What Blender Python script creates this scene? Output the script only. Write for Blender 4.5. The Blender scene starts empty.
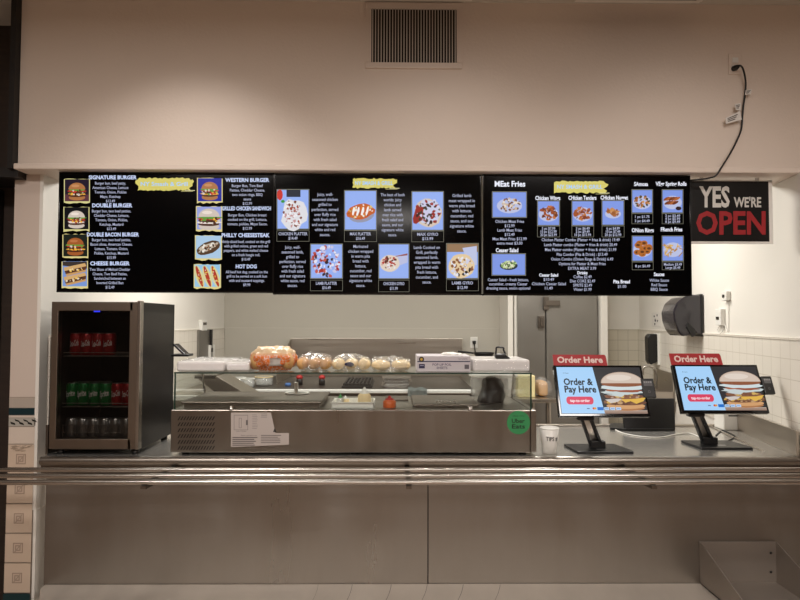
import bpy, bmesh, math, random
from mathutils import Vector, Matrix, noise
S = bpy.context.scene
C = S.collection
rnd = random.Random(7)

# ------------------------------------------------------------------ camera
CAMP = Vector((0.0, -3.05, 1.6)); FPX = 600.0
_ps, _th, _ro = math.radians(0.6), math.radians(2.0), math.radians(0.16)
_f = Vector((math.sin(_ps)*math.cos(_th), math.cos(_ps)*math.cos(_th), math.sin(_th)))
_r0 = Vector((math.cos(_ps), -math.sin(_ps), 0)); _u0 = _r0.cross(_f)
_r = _r0*math.cos(_ro) + _u0*math.sin(_ro); _u = _u0*math.cos(_ro) - _r0*math.sin(_ro)
cd = bpy.data.cameras.new('camera'); cam = bpy.data.objects.new('camera', cd); C.objects.link(cam)
M = Matrix((_r, _u, -_f)).transposed().to_4x4(); M.translation = CAMP
cam.matrix_world = M
cd.sensor_width = 36; cd.lens = FPX/800*36; cd.clip_start = 0.05; cd.clip_end = 60
S.camera = cam
def ray(px, py): return _f*FPX + _r*(px-400) - _u*(py-300)
def at(px, py, Y):                       # point of the plane y = Y seen at a pixel
    d = ray(px, py); return CAMP + d*((Y-CAMP.y)/d.y)
def onz(px, py, z):                      # point of the level z seen at a pixel
    d = ray(px, py); return CAMP + d*((z-CAMP.z)/d.z)
def onx(px, py, x):
    d = ray(px, py); return CAMP + d*((x-CAMP.x)/d.x)

# ------------------------------------------------------------------ world, lamps, exposure
S.view_settings.view_transform = 'Standard'; S.view_settings.look = 'None'
S.view_settings.gamma = 1; S.view_settings.use_curve_mapping = False
S.view_settings.exposure = 0.0
w = bpy.data.worlds.new('world'); S.world = w; w.use_nodes = True
w.node_tree.nodes['Background'].inputs[0].default_value = (1, .88, .78, 1)
w.node_tree.nodes['Background'].inputs[1].default_value = 0.02
def area(name, loc, sx, sy, power, col, rot=(0, 0, 0), spread=180):
    l = bpy.data.lights.new(name, 'AREA'); l.shape = 'RECTANGLE'; l.size = sx; l.size_y = sy
    l.energy = power; l.color = col; l.spread = math.radians(spread)
    o = bpy.data.objects.new(name, l); o.location = loc; o.rotation_euler = rot; C.objects.link(o); return o
def spot(name, loc, target, power, col, deg, blend, size=.05):
    l = bpy.data.lights.new(name, 'SPOT'); l.energy = power; l.color = col; l.spot_size = math.radians(deg)
    l.spot_blend = blend; l.shadow_soft_size = size
    o = bpy.data.objects.new(name, l); o.location = loc; C.objects.link(o)
    o.rotation_euler = (Vector(target)-Vector(loc)).to_track_quat('-Z', 'Y').to_euler(); return o
WARM = (1, .925, .87); NEUT = (1, .965, .90)
area('kitchen_lamp', (-.95, 1.35, 2.78), 1.2, .6, 42, NEUT)
area('kitchen_lamp', (1.05, 1.35, 2.78), 1.2, .6, 50, NEUT)
area('hall_lamp', (-1.6, -2.6, 3.19), 1.2, .6, 66, WARM)
area('hall_lamp', (1.6, -2.6, 3.19), 1.2, .6, 66, WARM)
area('hall_lamp', (0, -6.0, 3.19), 1.2, .6, 90, WARM)
spot('hall_downlight', (-1.05, -.95, 3.18), (-1.05, .05, 1.7), 30, WARM, 84, .8)
spot('hall_downlight', (.25, -1.1, 3.18), (.25, .05, 1.6), 18, WARM, 95, 1)
spot('hall_downlight', (1.5, -1.1, 3.18), (1.5, .05, 1.6), 14, WARM, 95, 1)

# ------------------------------------------------------------------ materials
def lin(c):
    return tuple((v/255/12.92 if v/255 <= .04045 else ((v/255+.055)/1.055)**2.4) for v in c)
def mat(name, col, rough=.5, metal=0, emit=0, var=0, vscale=(8, 8, 8), rvar=0, bump=0, bscale=60, trans=0, alpha=None, coat=0):
    m = bpy.data.materials.new(name); m.use_nodes = True
    nt = m.node_tree; b = nt.nodes['Principled BSDF']; c = lin(col)
    b.inputs['Base Color'].default_value = (*c, 1); b.inputs['Roughness'].default_value = rough
    b.inputs['Metallic'].default_value = metal; b.inputs['Coat Weight'].default_value = coat
    if trans: b.inputs['Transmission Weight'].default_value = trans
    if emit:
        b.inputs['Emission Color'].default_value = (*c, 1); b.inputs['Emission Strength'].default_value = emit
    if alpha is not None: b.inputs['Alpha'].default_value = alpha
    if var or rvar or bump:
        tc = nt.nodes.new('ShaderNodeTexCoord')
    if var or rvar:
        mp = nt.nodes.new('ShaderNodeMapping'); mp.inputs['Scale'].default_value = vscale
        n = nt.nodes.new('ShaderNodeTexNoise'); n.inputs['Scale'].default_value = 1; n.inputs['Detail'].default_value = 5
        nt.links.new(tc.outputs['Object'], mp.inputs[0]); nt.links.new(mp.outputs[0], n.inputs['Vector'])
        if var:
            mx = nt.nodes.new('ShaderNodeMix'); mx.data_type = 'RGBA'
            mx.inputs['A'].default_value = (*[v*(1-var) for v in c], 1); mx.inputs['B'].default_value = (*[min(1, v*(1+var)) for v in c], 1)
            nt.links.new(n.outputs['Fac'], mx.inputs['Factor']); nt.links.new(mx.outputs['Result'], b.inputs['Base Color'])
        if rvar:
            mr = nt.nodes.new('ShaderNodeMapRange'); mr.inputs['From Min'].default_value = .3; mr.inputs['From Max'].default_value = .7
            mr.inputs['To Min'].default_value = rough-rvar; mr.inputs['To Max'].default_value = rough+rvar
            nt.links.new(n.outputs['Fac'], mr.inputs['Value']); nt.links.new(mr.outputs[0], b.inputs['Roughness'])
    if bump:
        n2 = nt.nodes.new('ShaderNodeTexNoise'); n2.inputs['Scale'].default_value = bscale; n2.inputs['Detail'].default_value = 4
        nt.links.new(tc.outputs['Object'], n2.inputs['Vector'])
        bp = nt.nodes.new('ShaderNodeBump'); bp.inputs['Strength'].default_value = bump; bp.inputs['Distance'].default_value = .01
        nt.links.new(n2.outputs['Fac'], bp.inputs['Height']); nt.links.new(bp.outputs[0], b.inputs['Normal'])
    return m
def attr_mat(name, emit=0, rough=.5, spec=.5):
    m = bpy.data.materials.new(name); m.use_nodes = True; nt = m.node_tree; b = nt.nodes['Principled BSDF']
    a = nt.nodes.new('ShaderNodeAttribute'); a.attribute_name = 'Col'
    b.inputs['Roughness'].default_value = rough; b.inputs['Specular IOR Level'].default_value = spec
    if emit:
        b.inputs['Base Color'].default_value = (.004, .004, .004, 1)
        nt.links.new(a.outputs['Color'], b.inputs['Emission Color']); b.inputs['Emission Strength'].default_value = emit
    else: nt.links.new(a.outputs['Color'], b.inputs['Base Color'])
    return m
def glass_mat(name, tint, gl=1.0, rough=.02, bump=0, veil=0, veilcol=(235, 235, 235)):
    m = bpy.data.materials.new(name); m.use_nodes = True; nt = m.node_tree; nt.nodes.clear()
    o = nt.nodes.new('ShaderNodeOutputMaterial'); t = nt.nodes.new('ShaderNodeBsdfTransparent')
    g = nt.nodes.new('ShaderNodeBsdfGlossy'); f = nt.nodes.new('ShaderNodeFresnel'); mx = nt.nodes.new('ShaderNodeMixShader')
    t.inputs[0].default_value = (*lin(tint), 1); g.inputs['Roughness'].default_value = rough; g.inputs[0].default_value = (gl, gl, gl, 1)
    ge = nt.nodes.new('ShaderNodeNewGeometry'); mr = nt.nodes.new('ShaderNodeMapRange')      # same pane reflectance from both faces
    mr.inputs['To Min'].default_value = 1.45; mr.inputs['To Max'].default_value = 1/1.45
    nt.links.new(ge.outputs['Backfacing'], mr.inputs['Value']); nt.links.new(mr.outputs[0], f.inputs[0])
    nt.links.new(f.outputs[0], mx.inputs[0])
    src = t
    if veil:
        d = nt.nodes.new('ShaderNodeBsdfDiffuse'); d.inputs[0].default_value = (*lin(veilcol), 1)
        m2 = nt.nodes.new('ShaderNodeMixShader'); m2.inputs[0].default_value = veil
        nt.links.new(t.outputs[0], m2.inputs[1]); nt.links.new(d.outputs[0], m2.inputs[2]); src = m2
    nt.links.new(src.outputs[0], mx.inputs[1]); nt.links.new(g.outputs[0], mx.inputs[2])
    if bump:
        tc = nt.nodes.new('ShaderNodeTexCoord'); n = nt.nodes.new('ShaderNodeTexNoise'); n.inputs['Scale'].default_value = 45
        bp = nt.nodes.new('ShaderNodeBump'); bp.inputs['Strength'].default_value = bump; bp.inputs['Distance'].default_value = .02
        nt.links.new(tc.outputs['Object'], n.inputs['Vector']); nt.links.new(n.outputs['Fac'], bp.inputs['Height'])
        for q in (g, f): nt.links.new(bp.outputs[0], q.inputs['Normal'])
    nt.links.new(mx.outputs[0], o.inputs[0]); return m
def tile_mat(name, col, grout, sz, ax, rough=.25, off=(0, 0)):
    m = bpy.data.materials.new(name); m.use_nodes = True; nt = m.node_tree; b = nt.nodes['Principled BSDF']
    tc = nt.nodes.new('ShaderNodeTexCoord'); sp = nt.nodes.new('ShaderNodeSeparateXYZ'); cb = nt.nodes.new('ShaderNodeCombineXYZ')
    br = nt.nodes.new('ShaderNodeTexBrick'); br.offset = 0; br.squash = 1
    nt.links.new(tc.outputs['Object'], sp.inputs[0]); nt.links.new(sp.outputs[ax], cb.inputs[0]); nt.links.new(sp.outputs[2], cb.inputs[1])
    ad = nt.nodes.new('ShaderNodeVectorMath'); ad.operation = 'ADD'; ad.inputs[1].default_value = (off[0], off[1], 0)
    nt.links.new(cb.outputs[0], ad.inputs[0]); nt.links.new(ad.outputs[0], br.inputs['Vector'])
    br.inputs['Color1'].default_value = (*lin(col), 1); br.inputs['Color2'].default_value = (*[v*.97 for v in lin(col)], 1)
    br.inputs['Mortar'].default_value = (*lin(grout), 1); br.inputs['Scale'].default_value = 1
    br.inputs['Mortar Size'].default_value = .0022; br.inputs['Brick Width'].default_value = sz; br.inputs['Row Height'].default_value = sz
    nt.links.new(br.outputs['Color'], b.inputs['Base Color']); b.inputs['Roughness'].default_value = rough
    return m
MT = dict(
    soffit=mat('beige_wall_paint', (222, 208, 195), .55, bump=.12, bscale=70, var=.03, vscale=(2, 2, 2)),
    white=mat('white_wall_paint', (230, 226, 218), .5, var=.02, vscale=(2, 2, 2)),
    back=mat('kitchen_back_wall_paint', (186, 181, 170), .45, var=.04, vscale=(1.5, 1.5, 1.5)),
    pillar=mat('pillar_paint', (205, 190, 178), .6),
    ceil=mat('ceiling_board', (205, 200, 190), .9, bump=.3, bscale=150),
    floor=mat('floor_tile', (165, 146, 130), .45, var=.15, vscale=(3, 3, 3)),
    hall=mat('hall_wall', (170, 152, 138), .8, var=.2, vscale=(.8, .8, .8)),
    dark=mat('dark_frame', (24, 21, 19), .5),
    darkwood=mat('dark_brown_board', (52, 40, 32), .7, var=.4, vscale=(3, 3, 40)),
    steel=mat('brushed_steel', (196, 188, 178), .34, 1, var=.10, vscale=(1.2, 1.2, 30), rvar=.07),
    panel=mat('counter_panel_steel', (148, 143, 137), .38, 1, var=.26, vscale=(5, 5, 1.1), rvar=.12),
    ledge=mat('ledge_steel', (212, 203, 192), .5, .6, var=.15, vscale=(9, 3, 3), rvar=.08),
    top=mat('counter_top_steel', (206, 203, 198), .26, .85, var=.05, vscale=(3, 3, 3)),
    bin=mat('bin_steel', (158, 149, 140), .45, .65, var=.12, vscale=(4, 4, 4)),
    case=mat('case_steel', (142, 136, 128), .34, 1, var=.14, vscale=(7, 7, .6), rvar=.09),
    chrome=mat('polished_tube_steel', (190, 185, 178), .26, 1),
    dsteel=mat('dull_dark_steel', (118, 110, 102), .4, 1, var=.2, vscale=(6, 6, 6)),
    door=mat('cooler_door_steel', (150, 147, 142), .42, .9, var=.16, vscale=(2, 2, 2), rvar=.06),
    fridge=mat('fridge_frame_steel', (150, 138, 126), .36, 1, var=.08, vscale=(20, 20, 1)),
    black=mat('black_plastic', (20, 20, 21), .38),
    gloss=mat('glossy_black', (10, 10, 11), .09),
    smoke=mat('smoked_plastic', (42, 39, 45), .14, coat=.4),
    bside=mat('fridge_side_black', (26, 25, 25), .3, bump=.05, bscale=200),
    disp=mat('black_display', (4, 4, 5), .12),
    whiteP=mat('white_plastic', (228, 226, 220), .4),
    paper=mat('white_paper', (224, 220, 214), .7),
    wrap=mat('shrink_wrapped_foam', (232, 228, 226), .22, bump=.25, bscale=30, coat=.3),
    glass=glass_mat('clear_glass', (250, 252, 251)),
    gedge=mat('glass_edge', (38, 62, 52), .15),
    fglass=glass_mat('fridge_door_glass', (206, 205, 203), .7, .03),
    plastic=glass_mat('clear_bag_plastic', (250, 250, 250), 1.0, .1, bump=1.0, veil=.13),
    cup=glass_mat('frosted_cup_plastic', (245, 245, 242), .9, .2, veil=.78, veilcol=(250, 248, 243)),
    bun=mat('bread_crust', (205, 158, 100), .6, var=.25, vscale=(25, 25, 25)),
    cream=mat('pale_bread', (228, 205, 160), .7, var=.12, vscale=(30, 30, 30)),
    red=mat('red_plastic', (176, 34, 36), .4),
    redcan=mat('red_can', (170, 28, 34), .3, .3), greencan=mat('green_can', (22, 128, 62), .3, .3),
    silver=mat('silver_can', (190, 190, 190), .28, .9),
    wire=mat('shelf_wire', (190, 186, 180), .3, .9),
    green=mat('green_plastic', (40, 140, 70), .4), orange=mat('orange_sauce', (196, 88, 30), .35),
    grate=mat('cast_iron', (34, 32, 31), .55), cloth=mat('grey_cloth', (135, 142, 140), .9, bump=.3, bscale=90),
    bagblack=mat('black_bag_film', (14, 14, 15), .4, bump=.4, bscale=25),
    clear=glass_mat('clear_tub', (240, 240, 238), 1, .08, veil=.25),
    alu=mat('aluminium_foil_tray', (205, 203, 200), .25, 1, bump=.2, bscale=60),
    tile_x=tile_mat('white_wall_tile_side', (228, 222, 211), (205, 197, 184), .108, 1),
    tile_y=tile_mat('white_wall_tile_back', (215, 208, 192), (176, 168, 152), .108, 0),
    scr=attr_mat('lit_screen_picture', 1.0, .3, .12), prt=attr_mat('printed_surface', 0, .55), prg=attr_mat('glazed_tile_print', 0, .3),
)

MT['disp'].node_tree.nodes['Principled BSDF'].inputs['Specular IOR Level'].default_value = .14

# ------------------------------------------------------------------ mesh helpers
class G:
    def __init__(s): s.bm = bmesh.new()
    def _new(s, fn):
        t = bmesh.new(); fn(t); me = bpy.data.meshes.new('t'); t.to_mesh(me); t.free(); s.bm.from_mesh(me); bpy.data.meshes.remove(me); return s
    def box(s, a, b, bev=0, seg=2):
        a, b = Vector(a), Vector(b); c = (a+b)/2; d = b-a
        def fn(t):
            bmesh.ops.create_cube(t, size=1, matrix=Matrix.Translation(c) @ Matrix.Diagonal((abs(d.x), abs(d.y), abs(d.z), 1)))
            if bev: bmesh.ops.bevel(t, geom=t.edges[:], offset=bev, segments=seg, profile=.5, affect='EDGES')
        return s._new(fn)
    def obox(s, M4, size, bev=0):
        def fn(t):
            bmesh.ops.create_cube(t, size=1, matrix=Matrix.Diagonal((*size, 1)))
            if bev: bmesh.ops.bevel(t, geom=t.edges[:], offset=bev, segments=2, profile=.5, affect='EDGES')
            bmesh.ops.transform(t, matrix=M4, verts=t.verts[:])
        return s._new(fn)
    def prism(s, pts, vec, bev=0):
        vec = Vector(vec)
        def fn(t):
            v = [t.verts.new(p) for p in pts]; f = t.faces.new(v)
            r = bmesh.ops.extrude_face_region(t, geom=[f])
            bmesh.ops.translate(t, vec=vec, verts=[q for q in r['geom'] if isinstance(q, bmesh.types.BMVert)])
            bmesh.ops.recalc_face_normals(t, faces=t.faces[:])
            if bev: bmesh.ops.bevel(t, geom=t.edges[:], offset=bev, segments=2, profile=.5, affect='EDGES')
        return s._new(fn)
    def lathe(s, c, prof, n=24, smooth=True):
        c = Vector(c)
        def fn(t):
            rings = []
            for r, z in prof:
                if r < 1e-5: rings.append([t.verts.new(c+Vector((0, 0, z)))])
                else: rings.append([t.verts.new(c+Vector((r*math.cos(2*math.pi*k/n), r*math.sin(2*math.pi*k/n), z))) for k in range(n)])
            for A, B in zip(rings, rings[1:]):
                for k in range(n):
                    q = [A[k % len(A)], A[(k+1) % n % len(A)], B[(k+1) % n % len(B)], B[k % len(B)]]
                    u = []
                    for v in q:
                        if v not in u: u.append(v)
                    if len(u) > 2:
                        f = t.faces.new(u); f.smooth = smooth
        return s._new(fn)
    def tube(s, path, r, n=10, cap=True):
        path = [Vector(p) for p in path]
        def fn(t):
            rings = []; up = None
            for i, p in enumerate(path):
                d = (path[min(i+1, len(path)-1)]-path[max(i-1, 0)]).normalized()
                if up is None: up = d.orthogonal().normalized()
                up = (up - d*up.dot(d)).normalized(); sd = d.cross(up)
                rr = r[i] if isinstance(r, (list, tuple)) else r
                rings.append([t.verts.new(p + (up*math.cos(2*math.pi*k/n)+sd*math.sin(2*math.pi*k/n))*rr) for k in range(n)])
            for A, B in zip(rings, rings[1:]):
                for k in range(n):
                    f = t.faces.new((A[k], A[(k+1) % n], B[(k+1) % n], B[k])); f.smooth = True
            if cap:
                for q_ in (rings[0][::-1], rings[-1]): t.faces.new([t.verts.new(v.co) for v in q_])
        return s._new(fn)
    def blob(s, c, rad, amp=0, freq=6, flat=None, sub=3, seed=0, pw=1.0):
        c = Vector(c)
        def fn(t):
            bmesh.ops.create_icosphere(t, subdivisions=sub, radius=1)
            for v in t.verts:
                p = v.co.copy()
                if pw != 1: p = Vector([math.copysign(abs(q)**pw, q) for q in p])
                q = Vector((p.x*rad[0], p.y*rad[1], p.z*rad[2]))
                if amp: q += p.normalized()*amp*noise.noise(q*freq*8+Vector((seed*7.1, seed*3.3, 0)))
                if flat is not None and q.z < flat: q.z = flat
                v.co = c+q
            for f in t.faces: f.smooth = True
        return s._new(fn)
    def grid(s, fn2, nu, nv, thick=0):
        def fn(t):
            V = [[t.verts.new(fn2(i/nu, j/nv)) for j in range(nv+1)] for i in range(nu+1)]
            for i in range(nu):
                for j in range(nv):
                    f = t.faces.new((V[i][j], V[i+1][j], V[i+1][j+1], V[i][j+1])); f.smooth = True
            if thick: bmesh.ops.solidify(t, geom=t.faces[:], thickness=thick)
        return s._new(fn)
def root_of(p):
    while p.parent: p = p.parent
    return p
def obj(name, g, m, parent=None, loc=None):
    bm = g.bm if isinstance(g, G) else g
    off = root_of(parent).location.copy() if parent else Vector(loc or (0, 0, 0))
    for v in bm.verts: v.co -= off
    me = bpy.data.meshes.new(name); bm.to_mesh(me); bm.free(); me.materials.append(MT[m] if isinstance(m, str) else m)
    o = bpy.data.objects.new(name, me); C.objects.link(o)
    if parent: o.parent = parent
    else: o.location = off
    return o
def tag(o, label, cat, group=None):
    o['label'] = label; o['category'] = cat
    if group: o['group'] = group
    return o
def thing(name, label, cat, loc, group=None):
    o = bpy.data.objects.new(name, None); C.objects.link(o); o.location = Vector(loc); o.empty_display_size = .1
    return tag(o, label, cat, group)
def solo(name, g, m, label, cat, group=None, loc=(0, 0, 0)): return tag(obj(name, g, m, None, loc), label, cat, group)
def struct(name, g, m, parent=None, label=None):
    o = obj(name, g, m, parent)
    if not parent: o['kind'] = 'structure'
    if label and not parent: o['label'] = label
    return o
def dup(r, loc, label):
    c = r.copy(); C.objects.link(c); c.location = Vector(loc); c['label'] = label
    for ch in r.children:
        d = ch.copy(); C.objects.link(d); d.parent = c
        for gch in ch.children:
            e = gch.copy(); C.objects.link(e); e.parent = d
    return c

# ------------------------------------------------------------------ flat artwork (lettering, pictures on screens, printed faces)
_tc = {}
def glyphs(s, bold):
    k = (s, bold)
    if k not in _tc:
        cu = bpy.data.curves.new('t', 'FONT'); cu.body = s; cu.size = 1; cu.offset = bold; cu.resolution_u = 2; cu.fill_mode = 'FRONT'
        o = bpy.data.objects.new('t', cu); me = bpy.data.meshes.new_from_object(o)
        vs = [v.co.to_2d() for v in me.vertices]; fs = [tuple(p.vertices) for p in me.polygons]
        x0 = min([v.x for v in vs], default=0); x1 = max([v.x for v in vs], default=0)
        _tc[k] = (vs, fs, x0, x1)
        bpy.data.objects.remove(o); bpy.data.curves.remove(cu); bpy.data.meshes.remove(me)
    return _tc[k]
class Art:                               # u to the right, v DOWN (like a page), small lift per layer
    def __init__(s, step=4e-5): s.v = []; s.f = []; s.c = []; s.w = 0; s.step = step
    def up(s): s.w += s.step
    def poly(s, pts, col, up=True):
        if up: s.up()
        n = len(s.v); s.v += [(p[0], p[1], s.w) for p in pts]; s.f.append(tuple(range(n, n+len(pts)))); s.c.append(lin(col)); return s
    def rect(s, x0, y0, x1, y1, col): return s.poly([(x0, y0), (x1, y0), (x1, y1), (x0, y1)], col)
    def frame(s, x0, y0, x1, y1, t, col):
        s.rect(x0, y0, x1, y0+t, col); s.rect(x0, y1-t, x1, y1, col); s.rect(x0, y0, x0+t, y1, col); s.rect(x1-t, y0, x1, y1, col); return s
    def ell(s, cx, cy, rx, ry, col, n=18, jit=0, a0=0, a1=360, rot=0):
        pts = []; cr, sr = math.cos(math.radians(rot)), math.sin(math.radians(rot))
        for k in range(n if a1-a0 == 360 else n+1):
            a = math.radians(a0+(a1-a0)*k/n); j = 1+rnd.uniform(-jit, jit)
            x, y = rx*math.cos(a)*j, ry*math.sin(a)*j; pts.append((cx+x*cr-y*sr, cy+x*sr+y*cr))
        return s.poly(pts, col)
    def blobs(s, cx, cy, rx, ry, cols, n, r0, r1, rot=0):
        cr, sr = math.cos(math.radians(rot)), math.sin(math.radians(rot))
        for _ in range(n):
            a = rnd.uniform(0, 6.283); q = math.sqrt(rnd.random())
            x, y = rx*math.cos(a)*q, ry*math.sin(a)*q; r = rnd.uniform(r0, r1)
            s.ell(cx+x*cr-y*sr, cy+x*sr+y*cr, r, r*rnd.uniform(.5, 1), rnd.choice(cols), 7, .3, rot=rnd.uniform(0, 180))
        return s
    def text(s, lines, cx, cy, cap, width=None, col=(230, 230, 240), pitch=None, bold=0.0, align='C', dark=None):
        if isinstance(lines, str): lines = lines.split('/')
        G_ = [glyphs(t, bold) for t in lines]; sy = cap/.69
        mx = max(q[3]-q[2] for q in G_); sx = (width/mx) if width else sy
        if pitch is None: pitch = cap*1.5
        s.up()
        for i, (vs, fs, x0, x1) in enumerate(G_):
            n = len(s.v); ox = cx-(x1+x0)/2*sx if align == 'C' else cx-x0*sx; oy = cy+i*pitch+cap/2
            s.v += [(ox+v.x*sx, oy-v.y*sy, s.w) for v in vs]
            for f in fs: s.f.append(tuple(q+n for q in f)); s.c.append(lin(col))
        return s
    def build(s, name, mapf, m, parent, kind=None):
        me = bpy.data.meshes.new(name); off = root_of(parent).location
        me.from_pydata([mapf(*v)-off for v in s.v], [], s.f)
        ca = me.color_attributes.new('Col', 'FLOAT_COLOR', 'CORNER')
        i = 0
        for p, c in zip(me.polygons, s.c):
            for li in p.loop_indices: ca.data[li].color = (*c, 1)
        me.materials.append(MT[m]); o = bpy.data.objects.new(name, me); C.objects.link(o); o.parent = parent
        return o

# ------------------------------------------------------------------ key levels
ZC = at(400, 457, 0).z                    # counter top
XL = at(41, 300, .12).x                   # kitchen left wall face
XR = onz(800, 457, ZC).x + .02           # right wall face
YB = onx(224, 330, XL).y                                 # kitchen back wall
AW = math.radians(9.0); PA = Vector((XR, 0, 0))     # the right wall opens outwards by a few degrees
RW_ = Matrix.Rotation(-AW, 3, 'Z')
def W(x, y, z=0): return PA + RW_ @ (Vector((x, y, z))-PA)            # wall frame -> world
def UW(p): return PA + RW_.inverted() @ (p-PA)
def onw(px, py, x):                      # point of the wall frame's plane x seen at a pixel, in the wall frame
    c = UW(CAMP); d = RW_.inverted() @ ray(px, py); return c + d*((x-c.x)/d.x)
def turn(*obs):
    for o in obs: o.location = W(*o.location); o.rotation_euler.z = -AW
YR = 3.3                                  # back wall beside the cooler
YD = 2.95                                 # cooler front
ZS = at(400, 171, 0).z                    # underside of the soffit
ZCEIL = at(400, 2, .06).z                 # hall ceiling
KC = 2.82                                 # kitchen ceiling

# ------------------------------------------------------------------ structure
struct('floor', G().box((-6, -8, -.1), (6, 4.4, 0)), 'floor')
struct('ceiling', G().box((-6, -8, ZCEIL), (6, .5, ZCEIL+.1)), 'ceil')
struct('ceiling_kitchen', G().box((XL-.1, .262, KC), (XR+1, 4.4, KC+.1)), 'ceil')
struct('wall_rear', G().box((-6, -8.1, 0), (6, -8, ZCEIL)), 'hall')
struct('wall_hall_left', G().box((-6.1, -8, 0), (-6, 1.5, ZCEIL)), 'hall')
struct('wall_hall_right', G().box((6, -8, 0), (6.1, .4, ZCEIL)), 'hall')
xs = at(20, 80, .06).x
struct('wall_front', G().box((xs, .06, ZS+.004), (6, .26, ZCEIL)), 'soffit')
xl2 = at(13, 166, 0).x
struct('wall_front_right', G().box((XR+.22, .14, 0), (6, .30, ZS)), 'soffit')
struct('trim_1', G().box((xl2, 0, ZS), (6, .3, at(400, 165, 0).z), .006), 'soffit')
# left wall of the kitchen with its lower tiles
TZ = onw(720, 335.5, XR).z
struct('wall_left', G().box((XL-.12, .262, 0), (XL, 4, KC)).box((XL-.018, .118, ZC-.3), (XL, .262, ZS-.001)), 'white')
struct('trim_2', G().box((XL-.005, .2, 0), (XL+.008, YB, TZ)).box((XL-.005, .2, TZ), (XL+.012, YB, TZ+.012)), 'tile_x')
wr = struct('wall_right', G().box((XR, .262, 0), (XR+.15, 3.6, KC)).box((XR, -.03, ZC+.001), (XR+.15, .262, ZS-.001)), 'white')
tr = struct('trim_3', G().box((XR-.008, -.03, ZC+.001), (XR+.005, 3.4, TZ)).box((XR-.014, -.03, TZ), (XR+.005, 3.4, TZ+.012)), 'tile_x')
turn(wr, tr)
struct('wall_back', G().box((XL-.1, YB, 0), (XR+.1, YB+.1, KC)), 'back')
zseam = at(340, 328, YB).z
struct('trim_5', G().box((XL+.01, YB-.012, 0), (at(508, 330, YB).x, YB+.005, zseam), .003), 'back')
x0, x1 = at(508, 330, YD+.1).x, at(520, 330, YD+.1).x
struct('trim_6', G().box((x0, YD+.1, 0), (x0+.05, YB, KC)).box((x0+.06, YD+.06, 0), (x1, YB, KC)), 'white')
# walk-in cooler: wall panel, pillar, door
xd0, xd1, xd2 = at(518, 350, YD).x, at(546, 350, YD).x, at(599, 350, YD).x
struct('wall_cooler', G().box((xd0, YD, 0), (xd1-.004, YD+.3, KC), .004), 'door')
struct('trim_7', G().box((xd2, YD-.06, 0), (xd2+.07, YD+.5, KC), .004), 'white')
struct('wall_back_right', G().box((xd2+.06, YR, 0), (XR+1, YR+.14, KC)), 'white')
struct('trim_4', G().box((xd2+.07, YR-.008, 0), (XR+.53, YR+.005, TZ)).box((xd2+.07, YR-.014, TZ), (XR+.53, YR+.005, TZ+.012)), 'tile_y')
dr = struct('door_1', G().box((xd1, YD-.02, .1), (xd2-.02, YD+.1, at(560, 299, YD).z+.02), .008).box((xd1, YD+.02, .1), (xd2, YD+.2, KC)), 'door')
p = at(552, 305, YD-.04)
struct('hinge', G().box((xd1-.03, YD-.05, p.z-.05), (xd1+.02, YD-.01, p.z+.08), .004).box((xd1-.02, YD-.06, p.z-.01), (xd1+.13, YD-.03, p.z+.045), .004), 'dsteel', dr)
p = at(541, 322, YD-.02)
struct('latch', G().box((p.x-.03, YD-.04, p.z-.06), (p.x+.03, YD-.001, p.z+.06), .004).box((p.x-.012, YD-.055, p.z-.045), (p.x+.018, YD-.035, p.z+.045), .003), 'dsteel', dr)
# tiled pillar at the left end of the opening
yp = .12
a = at(12, 300, yp); b = at(38.5, 300, yp)
pl = struct('wall_pillar', G().box((a.x, yp, 0), (b.x, yp+.12, ZS)), 'pillar')
A = Art(2e-4); ux = lambda t: a.x+(b.x-a.x)*t
def zp(y): return at(25, y, yp).z
def trow(y0, y1, col, x0=0, x1=1): A.poly([(ux(x0), zp(y0)), (ux(x1), zp(y0)), (ux(x1), zp(y1)), (ux(x0), zp(y1))], col)
trow(397, 600, (150, 138, 126)); trow(397.5, 407.5, (176, 164, 152)); trow(408, 415, (18, 46, 52)); trow(415.5, 417.5, (206, 194, 182))
trow(418, 426, (172, 168, 158))
for k in range(6):
    x = .06+k*.16; y0, y1 = (419, 422) if k % 2 else (421.5, 425)
    A.poly([(ux(x), zp(y0)), (ux(x+.17), zp(y0+1.5)), (ux(x+.2), zp(y1)), (ux(x+.03), zp(y1-1))], (34, 32, 30))
ys = [426.5, 444, 473.8, 503.2, 532.5, 562, 592]
for i, (y0, y1) in enumerate(zip(ys, ys[1:])):
    trow(y0+.4, y1-.4, (212, 198, 184) if i == 0 else (204, 184, 164), .02, .99)
    if i:
        ym = (y0+y1)/2; 
        for q, cc in ((5.2, (160, 140, 124)), (4.2, (196, 176, 158)), (2.8, (160, 140, 124)), (1.7, (196, 176, 158))):
            A.poly([(ux(.5-q/28), zp(ym-q)), (ux(.5+q/28), zp(ym-q)), (ux(.5+q/28), zp(ym+q)), (ux(.5-q/28), zp(ym+q))], cc)
        A.poly([(ux(.36), zp(ym+4)), (ux(.4), zp(ym+4.4)), (ux(.64), zp(ym-3.6)), (ux(.6), zp(ym-4))], (165, 146, 130))
    if i == 1:
        for k in range(16):
            x = rnd.uniform(.08, .75); y = rnd.uniform(445.5, 451)
            A.poly([(ux(x), zp(y)), (ux(x+.18), zp(y-.9)), (ux(x+.19), zp(y-.4)), (ux(x+.02), zp(y+.7))], (166, 148, 130))
trow(592.5, 640, (14, 50, 54)); 
A.build('tile_face', lambda u, v, w_: Vector((u, yp-.001-w_, v)), 'prg', pl)
struct('trim_8', G().box((b.x+.001, yp-.004, 0), (b.x+.016, .3, ZC-.3), .002), 'white')
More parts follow.
